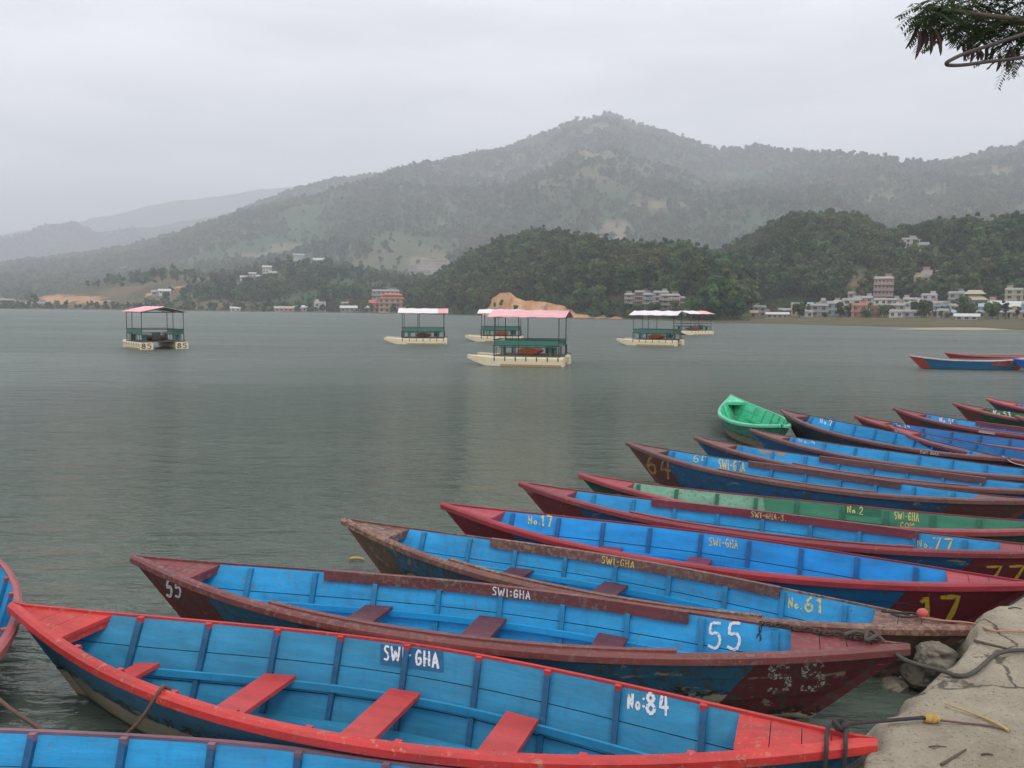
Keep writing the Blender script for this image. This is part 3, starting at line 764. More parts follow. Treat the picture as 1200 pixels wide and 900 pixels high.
house(1083, 305, 5.0, 2, CREAM, 'cream house half hidden in trees above the mustard house', group=V)
house(1062, 300, 5.5, 2, GREY, 'dull grey house above the tan three storey house', group=V)
house(1210, 285, 7.0, 3, TAN, 'tan house behind the grey blue one at the right edge', group=V)
house(890, 246, 5.175, 2, GREY, 'small grey house between the pink and the yellow houses', group=V, balcony=False)
house(952, 265, 6.8999999999999995, 2, CREAM, 'cream house high behind the grey ones at the left of the village', group=V, balcony=False)
house(968, 268, 5.75, 2, WHITE, 'white house peeping over the blue grey one', group=V, balcony=False)
house(985, 274, 6.324999999999999, 3, TAN, 'tan house behind the wide white block', group=V, balcony=True)
house(1014, 276, 5.75, 3, WHITE, 'slim white house touching the left of the tall banded building', group=V, balcony=True)
house(1046, 272, 5.75, 3, GREY, 'grey house right behind the tall banded building', group=V, balcony=True)
house(1058, 262, 5.75, 2, PINK, 'faded pink house under the tan three storey one', group=V, balcony=False)
house(1073, 256, 5.75, 2, WHITE, 'white house left of the pale blue one', group=V, balcony=False)
house(1088, 280, 6.324999999999999, 3, WHITE, 'white house just right of the mustard one', group=V, balcony=True)
house(1098, 270, 5.75, 2, CREAM, 'cream house between the pale blue and the weathered grey ones', group=V, balcony=False)
house(1112, 264, 6.324999999999999, 2, WHITE, 'white house left of the big round tree', group=V, balcony=False)
house(1127, 246, 5.75, 2, BRICK, 'small brick house tucked behind the big round tree', group=V, balcony=False)
house(1152, 272, 6.8999999999999995, 2, WHITE, 'white house right of the tan stepped roof house', group=V, balcony=False)
house(1168, 264, 6.8999999999999995, 2, PINK, 'pink house behind the blue roofed one', group=V, balcony=False)
house(1176, 290, 6.8999999999999995, 3, GREY, 'grey three storey house high at the right end of the village', group=V, balcony=True)
house(1198, 262, 6.8999999999999995, 2, WHITE, 'white house above the long bright building', group=V, balcony=False)
house(1148, 292, 6.324999999999999, 2, CREAM, 'cream house highest above the tan stepped roof house', group=V, balcony=False)
house(1110, 296, 6.324999999999999, 2, TAN, 'tan house among trees right of the cream hillside one', group=V, balcony=False)
house(1195, 228, 5.75, 1, CREAM, 'low cream shed before the long bright building', group=V, balcony=False)
house(872, 262, 4.8, 1, TAN, 'small tan cottage above the tiny white hut', roof='gable', roofcol=BLUE, group=V)
house(906, 262, 5.3999999999999995, 1, GREY, 'grey cottage above the white flat roofed house', roof='flat', roofcol=BRICK, group=V)
house(921, 258, 4.8, 1, BRICK, 'low brick cottage between the white and the yellow houses', roof='gable', roofcol=GREY, group=V)
house(945, 236, 4.8, 1, WHITE, 'white cottage in front of the yellow house', roof='flat', roofcol=WHITE, group=V)
house(955, 288, 6.0, 2, WHITE, 'white house in the trees above the cream one', roof='gable', roofcol=BLUE, group=V)
house(1000, 290, 5.3999999999999995, 2, PINK, 'pink house peeping from the trees left of the tall banded building', roof='flat', roofcol=BRICK, group=V)
house(1018, 246, 4.32, 1, CREAM, 'cream hut behind the red houses', roof='gable', roofcol=GREY, group=V)
house(1080, 244, 4.8, 1, GREY, 'grey hut hidden by the wide bushy tree', roof='flat', roofcol=WHITE, group=V)
house(1117, 238, 5.04, 1, WHITE, 'white hut left of the big round tree', roof='gable', roofcol=BLUE, group=V)
house(1155, 236, 6.0, 1, GREY, 'grey shed in front of the blue roofed house', roof='flat', roofcol=BRICK, group=V)
house(1172, 232, 4.8, 1, TAN, 'tan hut in front of the long bright building', roof='gable', roofcol=GREY, group=V)
house(1130, 300, 6.0, 2, WHITE, 'white house highest over the big round tree', roof='flat', roofcol=WHITE, group=V)
house(1165, 302, 6.0, 1, CREAM, 'cream cottage highest over the blue roofed house', roof='gable', roofcol=BLUE, group=V)
house(1192, 300, 6.0, 2, WHITE, 'white house highest at the right edge of the village', roof='flat', roofcol=BRICK, group=V)
def on(h, px, py):
    p = h.hit(px, py); return p if p is not None else ground_at(px, 300)
HV = 'houses scattered on the hills'
house(0, 0, 5.0, 2, WHITE, 'white villa with a hipped roof at the top of the village hill', 'tiers', roofcol=WHITE, base=on(wood2, 1051, 276), group=HV, sh_=1.3, depth=4)
house(0, 0, 6.5, 2, WHITE, 'larger white stepped villa just below the hilltop one', base=on(wood2, 1064, 290), group=HV, sh_=1.6)
house(0, 0, 5.5, 1, CREAM, 'low pale house right of the stepped white villa', base=on(wood2, 1079, 294), group=HV)
house(0, 0, 6.0, 1, TAN, 'small tan house alone on the wooded hill over the village', base=on(wood2, 1091, 328), group=HV)
# left shore
H2 = 'buildings on the far left shore'
house(460, sh(460) + 22, 13.5, 3, CREAM, 'tall cream hotel with red roofs and balconies at the far shore', 'tiers', roofcol=RED, trim=RED, balcony=True, cat='hotel', cols=5)
house(445, sh(445) + 18, 10.0, 2, PINK, 'brown red wing of the hotel on its left side', 'gable', roofcol=RED, trim=BRICK, cat='hotel', balcony=True)
house(452, sh(452) + 46, 14.0, 4, GREY, 'grey unfinished concrete block standing behind the red roofed hotel', trim=WHITE, cat='hotel', balcony=True)
house(375, sh(375) + 12, 6.0, 2, WHITE, 'small white two storey house left of the orange one', group=H2)
house(406, sh(406) + 30, 8.0, 2, (0.66, 0.30, 0.07), 'small bright orange house by the far shore', group=H2)
house(440, sh(440) + 14, 3.5, 1, WHITE, 'small white kiosk left of the hotel wing', group=H2)
house(418, sh(418) + 10, 16, 1, GREY, 'long low grey shed between the orange house and the hotel', 'gable', depth=5, roofcol=WHITE, group=H2)
house(338, sh(338) + 8, 14, 1, TAN, 'long low tan shed near the white house', 'gable', depth=5, roofcol=TAN, sh_=1.8, group=H2)
house(352, sh(352) + 14, 6.5, 1, WHITE, 'low white house beside the long tan shed', 'gable', roofcol=WHITE, group=H2)
house(276, sh(276) + 6, 5, 1, WHITE, 'tiny white hut alone at the waterline left of centre', 'gable', roofcol=WHITE, sh_=1.6, group=H2)
for k, (px, py, w) in enumerate([(286, 328, 5.5), (296, 324, 5), (304, 327, 4.5), (313, 320, 6.5), (320, 323, 5), (270, 330, 4.5)]):
    house(0, 0, w, 1 + (k == 3), WHITE, ['white house at the left of the hillside hamlet', 'broad white house amid the hillside hamlet', 'lower white house amid the hillside hamlet', 'tallest white house of the hillside hamlet',
          'white house at the right end of the hillside hamlet', 'outlying white house at the foot of the hamlet'][k], base=on(midhill, px, py), roof='gable', roofcol=WHITE, group='white houses of the hillside hamlet')
house(0, 0, 13, 2, WHITE, 'white two storey block alone high on the left slope', base=on(mountain, 350, 304), group=HV, roof='gable', roofcol=GREY, sh_=2.4, trim=GREY)
house(0, 0, 14, 1, WHITE, 'low white house right of the block on the left slope', base=on(mountain, 374, 307), group=HV, roof='gable', roofcol=WHITE)
house(0, 0, 7, 1, WHITE, 'white shed on the brown grassy hill', base=on(lowhill, 193, 345), group=HV, roof='gable', roofcol=WHITE)
house(0, 0, 6, 1, GREY, 'grey shed beside the white one on the brown grassy hill', base=on(lowhill, 184, 346), group=HV, roof='gable', roofcol=GREY)
for k, (px, py, w, st) in enumerate([(492, 325, 12, 2), (500, 319, 12, 2), (510, 316, 13, 3), (520, 320, 11, 2), (528, 316, 12, 2)]):
    house(0, 0, w * 2.0, st, (GREY, WHITE, TAN, GREY, CREAM)[k], ['grey house at the left of the cluster behind the wooded hill', 'white house in the cluster behind the wooded hill', 'tan tall house in the cluster behind the wooded hill',
          'second grey house of the cluster behind the wooded hill', 'cream house at the right of the cluster behind the wooded hill'][k], base=on(mountain, px, py), sh_=3.4, trim=TAN, group='pale houses behind the wooded hill')
for k, (px, w, st, col, lab) in enumerate([(741, 5.5, 3, TAN, 'tan house at the left end of the terrace right of the earth cut'), (752, 5.0, 3, BRICK, 'brick house in the terrace right of the earth cut'), (763, 5.5, 4, GREY, 'grey taller house of the terrace right of the earth cut'),
        (774, 5.0, 3, WHITE, 'white house in the terrace right of the earth cut'), (785, 6.0, 4, TAN, 'tan taller house of the terrace right of the earth cut'), (794, 4.5, 2, BRICK, 'low brick house at the right end of the terrace')]):
    house(px, sh(px) + 16 + 3 * (k % 2), w * 0.85, min(3, st), mul(col, .8), lab, sh_=1.3, balcony=k % 2 == 0, group='terrace of lakeside houses right of the earth cut')
for k, (px, w, st) in enumerate([(6, 11, 2), (16, 10, 1), (24, 12, 1), (-6, 12, 2), (46, 9, 1)]):
    house(px, sh(px) + 40 + 8 * (k % 2), w, st, (GREY, WHITE, GREY, TAN, GREY)[k], ['grey two storey house in the haze at the far left shore', 'small white house in the haze at the far left shore', 'long grey house in the haze at the far left shore',
          'tan house cut by the left edge of the view', 'grey shed alone below the orange cut at far left'][k], group=H2)

# ------------------------------------------------------------------ the concrete bank at lower right
BZ = 0.56
_edge_px = [(1017, 892), (1033, 868), (1026, 850), (1030, 841), (1045, 835), (1060, 824), (1069, 813), (1083, 804), (1097, 795), (1108, 790), (1113, 780), (1124, 767), (1136, 753), (1144, 741), (1142, 731), (1153, 719), (1164, 710), (1177, 708), (1190, 702), (1200, 696)]
edge = [(-9, -0.6), (-3.2, 0.1), (-0.5, 0.75), (0.7, 1.7), (1.25, 2.7), (1.5, 3.4)] + [tuple(at(x, y, BZ)[:2]) for x, y in _edge_px] + [(4.5, 6.75), (5.3, 7.2), (6.3, 7.9), (7.4, 9.0), (8.6, 10.3), (10.6, 12.2), (13, 14.8), (17, 18), (30, 26), (60, 40)]
E = np.array([(p.x, p.y) for p in smooth_path([(x, y, 0) for x, y in edge], 14)])
seg = np.r_[0, np.cumsum(np.hypot(*np.diff(E, axis=0).T))]
ss = np.concatenate([np.arange(0, 8, 0.25), np.arange(8, min(24, seg[-1]), 0.035), np.geomspace(24, seg[-1], 50)])
E = np.stack([np.interp(ss, seg, E[:, 0]), np.interp(ss, seg, E[:, 1])], 1)
T = np.gradient(E, axis=0); T = np.stack([np.convolve(np.pad(T[:, k], 30, mode='edge'), np.ones(61) / 61, 'valid') for k in (0, 1)], 1)
T /= np.linalg.norm(T, axis=1)[:, None]; N = np.stack([T[:, 1], -T[:, 0]], 1)
E = E + N * (0.035 * fbm(ss * 2.2, ss * 0, 4, 3) + 0.03 * fbm(ss * 7, ss * 0 + 4, 4, 6))[:, None]
offs = [(-0.62, -1.2), (-0.42, -0.45), (-0.30, -0.05), (-0.22, 0.15), (-0.13, 0.30), (-0.06, 0.42), (-0.02, BZ - 0.06), (0.0, BZ - 0.018), (0.02, BZ - 0.002)] + [(o, BZ + 0.012 + 0.05 * o) for o in np.r_[np.arange(0.06, 3.2, 0.05), np.geomspace(3.3, 45, 26)]]
Bk = []
for o, z in offs:
    P = E + N * o
    wob = fbm(P[:, 0] * 1.7, P[:, 1] * 1.7, 5, 12)
    fine = fbm(P[:, 0] * 9, P[:, 1] * 9, 4, 13)
    amp = 0.026 if o > 0 else 0.03
    crk = np.clip(0.05 - np.abs(fbm(P[:, 0] * 0.9 + 3, P[:, 1] * 0.9, 4, 15)), 0, 1) * 0.8 if o > 0.1 else 0
    zz = min(z, 1.05) + wob * amp * min(1, abs(o) * 3 + 0.25) + fine * 0.02 - crk
    P = P + N * (fbm(ss * 4, ss * 0 + z * 5, 4, 22) * (0.06 if o < 0 else 0.0))[:, None]
    Bk.append(np.c_[P, zz])
t = NT('old_concrete'); g = t.new('ShaderNodeNewGeometry'); P = g.outputs['Position']
con = lambda sc, d=7, r_=0.68, lo=0.36, hi=0.64: t.ramp(t.noise(P, sc, d, r_), [(lo, 0.0), (hi, 1.0)])
c = t.mix(con(1.3), (0.35, 0.30, 0.22), (0.60, 0.53, 0.40))
c = t.mix(t.math('MULTIPLY', con(5, 6), 0.5), c, (0.46, 0.40, 0.30))
c = t.mix(t.math('MULTIPLY', con(2.3, 7, .7,   .54, .68), 0.45), c, (0.185, 0.165, 0.13))
c = t.mix(t.math('MULTIPLY', con(28, 6, .75, .56, .66), 0.6), c, (0.60, 0.56, 0.47))
c = t.mix(t.math('MULTIPLY', con(48, 4, .7, .58, .64), 0.65), c, (0.10, 0.09, 0.07))
vo = t.new('ShaderNodeTexVoronoi', feature='DISTANCE_TO_EDGE'); vo.inputs['Scale'].default_value = 0.5
wv_ = t.new('ShaderNodeVectorMath', operation='ADD'); nv = t.new('ShaderNodeTexNoise'); nv.inputs['Scale'].default_value = 2.2; nv.inputs['Detail'].default_value = 5
t.link(P, nv.inputs['Vector']); t.link(P, wv_.inputs[0]); t.link(nv.outputs['Color'], wv_.inputs[1]); t.link(wv_.outputs[0], vo.inputs['Vector'])
crack = t.math('MULTIPLY', t.math('SUBTRACT', 0.014, vo.outputs['Distance']), 110.0, True)
c = t.mix(t.math('MULTIPLY', crack, 0.75), c, (0.07, 0.062, 0.05))
sp = t.new('ShaderNodeSeparateXYZ'); t.link(P, sp.inputs[0])
wet = t.math('MULTIPLY', t.math('SUBTRACT', t.math('ADD', 0.36, t.math('MULTIPLY', t.noise(P, 5, 5, 0.7), 0.22)), sp.outputs['Z']), 9.0, True)
c = t.mix(t.math('MULTIPLY', wet, 0.85), c, (0.085, 0.085, 0.06))
t.bump(t.math('ADD', t.math('SUBTRACT', t.noise(P, 18, 8, 0.72), t.math('MULTIPLY', crack, .5)), t.math('MULTIPLY', t.noise(P, 70, 4, 0.7), 0.4)), 0.9, 0.05)
CONC = t.out(c, 0.92, 0.2)
tag(MB().grid(np.array(Bk), flip=False).build('bank', CONC, smooth=True), 'worn sandy concrete bank with a broken edge at lower right', None, None, 'structure')

ROCK = plain('wet_rock', (0.22, 0.20, 0.155), 0.8, 0.5, 6, 1.0)
def rock(px, py, z, size, seed, label):
    p = at(px, py, z); r = np.random.default_rng(seed)
    import bmesh
    bm = bmesh.new(); bmesh.ops.create_icosphere(bm, subdivisions=5, radius=1)
    off = r.uniform(0, 50)
    for v in bm.verts:
        d = v.co
        k = 1 + 0.30 * float(fbm(d.x * 1.2 + off, d.y * 1.2 + d.z * 1.7, 2, seed)) + 0.22 * float(fbm(d.x * 3 + off, d.y * 3 + d.z * 2.5, 5, seed + 4))
        v.co = Vector((d.x * size[0] * k, d.y * size[1] * k, d.z * size[2] * k))
    me = bpy.data.meshes.new('rock'); bm.to_mesh(me); bm.free(); me.materials.append(ROCK)
    me.polygons.foreach_set('use_smooth', [True] * len(me.polygons))
    o = bpy.data.objects.new('rock', me); C.objects.link(o)
    o.location = (p[0], p[1], z); o.rotation_euler = (0, 0, r.uniform(0, 6))
    return tag(o, label, 'rock')
rock(1096, 773, 0.28, (0.15, 0.12, 0.125), 1, 'pale rounded rock wedged between boat end and concrete bank')
rock(1078, 790, 0.10, (0.15, 0.11, 0.09), 2, 'dark wet rock low in the gap under the pale one')
rock(1050, 806, -0.02, (0.13, 0.10, 0.06), 3, 'flat wet stone barely above the water by the bank')
rock(1118, 757, 0.26, (0.16, 0.14, 0.15), 4, 'small grey rock under the tip of boat 61')
# dry sticks lying on the concrete
def bz(px, py):
    for k in range(6):
        z = BZ + 0.03 if k == 0 else z
        p = at(px, py, z)
        d = ((E - p[:2]) ** 2).sum(1); i = d.argmin()
        o = float(np.dot(p[:2] - E[i], N[i]))
        zz = BZ + 0.012 + 0.05 * max(0, o) + float(fbm(p[0] * 1.7, p[1] * 1.7, 5, 12)) * 0.026 * min(1, abs(o) * 3 + 0.25) + float(fbm(p[0] * 9, p[1] * 9, 4, 13)) * 0.02
        z = zz
    return np.array([p[0], p[1], z])
STRAW = plain('dry_straw', (0.46, 0.34, 0.14), 0.7, 0.25, 20)
TWIG = plain('dry_twig', (0.10, 0.08, 0.055), 0.85, 0.3, 20)
def stick(pts, rad, mat, label, lift=0.008):
    P = smooth_path([Vector(bz(x, y)) + Vector((0, 0, lift)) for x, y in pts], 5)
    tag(MB().tube(P, [rad * (1 - 0.5 * i / len(P)) for i in range(len(P))], 6).build('stick', mat, smooth=True), label, 'stick')
stick([(1182, 859), (1160, 847), (1135, 837), (1107, 827)], 0.009, STRAW, 'yellow bamboo strip lying on the concrete', 0.014)
stick([(1103, 898), (1118, 889), (1132, 880)], 0.008, TWIG, 'short dark twig at the bottom edge of the concrete')
stick([(1150, 886), (1158, 885), (1164, 887)], 0.006, TWIG, 'curled dark scrap of bark on the concrete')
stick([(1088, 877), (1098, 876), (1109, 877)], 0.004, TWIG, 'thin dark straw lying left of the short twig')
stick([(1141, 752), (1165, 758), (1191, 764)], 0.012, TWIG, 'long dark stick lying behind the thick cable')
stick([(1182, 714), (1190, 713), (1197, 715)], 0.005, TWIG, 'tiny twig on the concrete by boat 17')

# ------------------------------------------------------------------ stroke lettering (hand painted)
GL = {'0': [[(.5, 1), (.12, .75), (.08, .3), (.4, 0), (.8, .2), (.86, .7), (.5, 1)]], '1': [[(.2, .78), (.55, 1), (.5, 0)]], '2': [[(.08, .75), (.35, 1), (.75, .9), (.75, .6), (.1, .02), (.9, .02)]],
      '3': [[(.1, .95), (.75, .98), (.45, .6), (.8, .4), (.6, .03), (.1, .08)]], '4': [[(.35, 1), (.1, .4), (.9, .45)], [(.72, 1), (.66, 0)]], '5': [[(.88, 1), (.3, .98), (.2, .6), (.65, .62), (.85, .35), (.6, .02), (.1, .1)]],
      '6': [[(.75, 1), (.3, .7), (.12, .25), (.45, 0), (.82, .2), (.7, .5), (.2, .4)]], '7': [[(.08, .97), (.9, 1), (.4, 0)]],
      '8': [[(.5, .54), (.18, .76), (.5, 1), (.82, .78), (.5, .54), (.12, .26), (.5, 0), (.88, .26), (.52, .56)]], '9': [[(.8, .65), (.45, .5), (.15, .75), (.5, 1), (.85, .8), (.6, 0)]],
      'N': [[(.1, 0), (.15, 1), (.8, .05), (.85, 1)]], 'o': [[(.5, .5), (.15, .25), (.5, 0), (.85, .25), (.5, .5)]], 'S': [[(.85, .95), (.4, 1), (.2, .72), (.75, .4), (.6, .03), (.1, .06)]],
      'W': [[(.0, 1), (.22, 0), (.5, .7), (.75, 0), (1.0, 1)]], 'I': [[(.5, 1), (.5, 0)]], '-': [[(.2, .5), (.8, .5)]], ':': [[(.5, .75), (.5, .66)], [(.5, .25), (.5, .16)]], '.': [[(.45, .08), (.58, .05)]],
      'G': [[(.85, .85), (.5, 1), (.15, .6), (.3, .05), (.8, .15), (.82, .48), (.5, .46)]], 'H': [[(.12, 1), (.12, 0)], [(.85, 1), (.85, 0)], [(.12, .52), (.85, .52)]], 'A': [[(.08, 0), (.5, 1), (.92, 0)], [(.25, .35), (.78, .35)]],
      'C': [[(.85, .85), (.5, 1), (.15, .6), (.25, .1), (.85, .1)]], 'M': [[(.05, 0), (.15, 1), (.5, .4), (.85, 1), (.95, 0)]], 'O': [[(.5, 1), (.12, .7), (.12, .25), (.5, 0), (.88, .25), (.88, .7), (.5, 1)]], ' ': []}
WID = {'1': .55, 'I': .42, '-': .55, ':': .4, '.': .4, 'o': .6, ' ': .5, 'W': .95, 'M': .9}
def text_strokes(txt):
    out, x = [], 0.0
    for ch in txt:
        w = WID.get(ch, .72)
        for st in GL[ch]:
            P = [Vector((x + a * w * 0.92, b, 0)) for a, b in st]
            out.append([(p.x, p.y) for p in (smooth_path(P, 3) if len(P) > 4 else smooth_path([P[0]] + [q for i in range(1, len(P)) for q in (P[i - 1].lerp(P[i], .5), P[i])], 2) if False else P)])
        x += w + 0.14
    return out, x - 0.14
def lettering(name, txt, f, mat, parent, width=0.13, aspect=1.0, lift=0.002, seed=0, label=None):
    """f(u, v) -> (point, normal) on the surface for u, v in 0..1 over the text's box; aspect = box width / box height"""
    r = random.Random(seed); S, W = text_strokes(txt); mb = MB()
    k = aspect / W       # horizontal squeeze, in units of text height
    for n_, st in enumerate(S):
        P = []
        for i in range(len(st)):
            if i:
                a, b = Vector(st[i - 1]), Vector(st[i])
                for q in (0.34, 0.67): P.append(a.lerp(b, q))
            P.append(Vector(st[i]))
        P = [Vector((p.x * k, p.y)) for p in P]
        w0 = width * r.uniform(0.85, 1.15); j = r.uniform(-.02, .02)
        L, Rr = [], []
        for i, p in enumerate(P):
            d = P[min(i + 1, len(P) - 1)] - P[max(i - 1, 0)]
            d = d.normalized() if d.length > 1e-6 else Vector((1, 0))
            m = Vector((-d.y, d.x)); w = w0 / 2 * (1 + 0.18 * math.sin(i * 1.7 + seed))
            if i == 0: p = p - d * w * 0.5
            if i == len(P) - 1: p = p + d * w * 0.5
            L.append(p + m * w + Vector((0, j))); Rr.append(p - m * w + Vector((0, j)))
        rows = []
        for p in zip(L, Rr):
            row = []
            for q in p:
                pt, nn = f(q.x / aspect, q.y)
                row.append(Vector(pt) + Vector(nn) * (lift + 0.0005 * (n_ % 4)))
            rows.append(row)
        mb.grid(rows, flip=True)
    if not mb.v: return None
    o = mb.build(name, mat, parent)
    if label: o['label'] = label
    return o
def brush(col, worn=0.3):
    t = NT('brush_paint'); v = t.coords()
    c = t.mix(t.noise(v, 30, 4, 0.7), mul(col, 0.8), mul(col, 1.08))
    if worn:
        a = t.ramp(t.noise(v, 45, 6, 0.7), [(0.34 + 0.2 * worn, 0.0), (0.40 + 0.2 * worn, 1.0)])
        m = t.new('ShaderNodeMixShader'); tr = t.new('ShaderNodeBsdfTransparent')
        t.link(a, m.inputs[0]); t.link(tr.outputs[0], m.inputs[1]); t.link(t.b.outputs[0], m.inputs[2])
        t.link(m.outputs[0], t.n['Material Output'].inputs[0])
    return t.out(c, 0.6, 0.3)
INK = {'w': brush((0.78, 0.79, 0.78), 0.15), 'y': brush((0.72, 0.62, 0.22), 0.3), 'Y': brush((0.68, 0.46, 0.06), 0.1), 'o': brush((0.50, 0.26, 0.10), 0.45), 'f': brush((0.50, 0.47, 0.40), 0.75), 'k': brush((0.05, 0.05, 0.05), 0.1), 'g': brush((0.55, 0.62, 0.42), 0.4)}

# ------------------------------------------------------------------ covered pontoon boats
FLOATM = plain('float_cream', (0.72, 0.64, 0.44), 0.5, 0.14, 3, 0.2)
IRON = plain('dark_iron', (0.05, 0.062, 0.062), 0.5, 0.3, 8)
GREENP = plain('green_panel', (0.055, 0.20, 0.15), 0.5, 0.2, 3)
DECKP = plain('deck_board', (0.13, 0.10, 0.07), 0.8, 0.3, 5, 0.3)
STAIN = plain('rust_stain', (0.42, 0.25, 0.10), 0.7, 0.4, 6)
def roofmat(a, b, split, axis='X'):
    t = NT('roof_sheet'); tcx = t.new('ShaderNodeTexCoord'); s = t.new('ShaderNodeSeparateXYZ'); t.link(tcx.outputs['Object'], s.inputs[0])
    f = t.math('GREATER_THAN', s.outputs[axis], split)
    c = t.mix(f, a, b); v = t.coords((0.3, 3, 1))
    c = t.mix(t.math('MULTIPLY', t.ramp(t.noise(v, 2.5, 5, 0.6), [(0.45, 0.0), (0.6, 1.0)]), 0.35), c, (0.78, 0.72, 0.70))
    return t.out(c, 0.6, 0.3)
PINKR, WHITER, KHAKI = (0.72, 0.34, 0.36), (0.76, 0.72, 0.71), (0.36, 0.34, 0.26)
def pontoon(p, rz, ra, rb, split, seatcol, label, number=None, L=4.8, panels=(1, 1), axis='X', pennant=False):
    o = empty('pontoon_boat', (p[0], p[1], 0), label, 'boat', 'covered pontoon boats on the lake', (0, 0, rz))
    Wd, fw, fh = 3.0, 0.80, 0.44           # +x is the prow
    for sy in (-1, 1):
        mb = MB(); y = sy * (Wd - fw) / 2; rings = []
        for k in range(15):
            x = -L / 2 + L * k / 14
            q = max(0, (x - L * 0.18) / (L * 0.32)); w = fw / 2 * (1 - 0.86 * q ** 1.7); zb = -0.14 + 0.46 * q ** 1.6; zt = fh + 0.06 * q
            r_ = 0.07 * (1 - 0.7 * q)
            rings.append([(x, y - w, zb + r_), (x, y - w + r_, zb), (x, y + w - r_, zb), (x, y + w, zb + r_), (x, y + w, zt - r_), (x, y + w - r_, zt), (x, y - w + r_, zt), (x, y - w, zt - r_)])
        mb.sweep(rings); fo = mb.build('float', FLOATM, o)
        st = MB()
        for k in range(7):
            x = -L / 2 + 0.25 + k * 0.52
            for s2 in (-1, 1): st.box((x, y + s2 * (fw / 2 + 0.006), fh - 0.10), (0.05, 0.012, 0.2))
        st.build('strap', IRON, fo)
        rs = MB()
        for s2 in (-1, 1): rs.box((-L * 0.17, y + s2 * (fw / 2 + 0.004), 0.05), (L * 0.62, 0.008, 0.07))
        rs.build('waterline_stain', STAIN, fo)
        if number:
            def f_end(u, v, y=y): return (-L / 2, y + fw * 0.40 - u * fw * 0.8, 0.06 + v * 0.30), (-1, 0, 0)
            lettering('painted_number', number, f_end, INK['k'], fo, 0.16, 1.6, 0.004)
    x0, x1 = -L * 0.46, L * 0.22
    d = MB()
    for k in range(8):
        w = (Wd - 0.3) / 8; d.box(((x0 + x1) / 2, -Wd / 2 + 0.15 + w * (k + 0.5), fh + 0.035), (x1 - x0, w - 0.012, 0.05))
    d.build('deck', DECKP, o)
    zd, zr = fh + 0.06, 2.38
    xs, ys = (x0 + 0.06, (x0 + x1) / 2, x1 - 0.06), Wd / 2 - 0.2
    for x in (x0 + 0.06, x1 - 0.06, x0 + (x1 - x0) * 0.62):
        for sy in (-1, 1):
            MB().tube([(x, sy * ys, zd), (x, sy * ys, zr)], 0.024, 6).build('post', IRON, o)
    for sy in (-1, 1):
        r = MB()
        for z in (1.25, 0.98): r.bar((x0, sy * ys, z), (x1, sy * ys, z), 0.038)
        for k in range(7):
            x = x0 + (x1 - x0) * k / 6; r.bar((x, sy * ys, zd), (x, sy * ys, 0.98), 0.026)
        r.bar((x0, sy * (ys + 0.02), zd + 0.08), (x0 - 0.25, sy * (ys + 0.02), zd - 0.02), 0.03)
        r.build('railing', IRON, o)
        if panels[(sy + 1) // 2]:
            MB().box(((x0 + x1) / 2, sy * ys, 1.115), (x1 - x0 - 0.08, 0.03, 0.21)).build('side_panel', GREENP, o)
    for x in (x0, x1):
        r = MB(); r.bar((x, -ys, 1.25), (x, ys, 1.25), 0.045); r.bar((x, -ys, 0.98), (x, ys, 0.98), 0.04)
        for y in (-ys * .5, ys * .5, -ys * .8, ys * .8): r.bar((x, y, zd), (x, y, 0.98), 0.03)
        r.build('end_railing', IRON, o)
    for sy in (-1, 1):
        b = MB(); b.box(((x0 + x1) / 2, sy * (ys - 0.28), zd + 0.40), (x1 - x0 - 0.5, 0.36, 0.05))
        for x in (x0 + 0.5, x1 - 0.5): b.box((x, sy * (ys - 0.28), zd + 0.19), (0.06, 0.3, 0.37))
        b.build('bench', GREENP, o)
    sm = plain('seat_cover', seatcol, 0.6, 0.2, 4)
    m = MB()                                    # rounded cover of the paddle drum amidships
    rings = []
    for y in np.linspace(-0.62, 0.62, 7):
        e = (1 - (abs(y) / 0.66) ** 4) ** 0.5
        rings.append([(-0.55 + 0.62 * math.cos(a) * (0.75 + .25 * e), y, zd + 0.185 + 0.185 * math.sin(a) * (0.7 + .3 * e)) for a in np.linspace(0, 2 * math.pi, 15)[:-1]])
    m.sweep(rings); m.build('paddle_cover', sm, o, True)
    pd = MB(); pd.tube([(x0 + 0.55, -0.25, zd), (x0 + 0.35, -0.25, zd + 0.62)], 0.03, 6); pd.box((x0 + 0.62, 0.25, zd + 0.32), (0.4, 0.4, 0.5)); pd.build('steering_gear', IRON, o)
    sag_a = random.uniform(.02, .06); sag_f = random.uniform(2.5, 4)
    sag = lambda x: sag_a * abs(math.sin(x * sag_f + p[0])) + .02 * float(fbm(x * 2.0 + p[0], p[1], 3, 5))
    rf = MB(); e = 0.28; rz_ = 2.72; hw = ys + 0.22
    for sy in (-1, 1):
        rows = [[(x, sy * hw, zr - 0.02 - 0.5 * sag(x)), (x, sy * hw, zr + 0.015 - 0.5 * sag(x)), (x, sy * 0.002, rz_ + 0.02 - sag(x)), (x, sy * 0.002, rz_ - 0.015 - sag(x))] for x in np.linspace(x0 - e, x1 + e, 19)]
        rf.sweep(rows)
    ro = rf.build('roof', roofmat(ra, rb, split, axis), o)
    fr_ = MB()
    for x in (x0 - 0.0, x1 + 0.0, (x0 + x1) / 2):
        for sy in (-1, 1): fr_.bar((x, sy * ys, zr - 0.06), (x, 0, rz_ - 0.06), 0.04)
        fr_.bar((x, -ys, zr - 0.05), (x, ys, zr - 0.05), 0.035)
    fr_.build('roof_frame', IRON, ro)
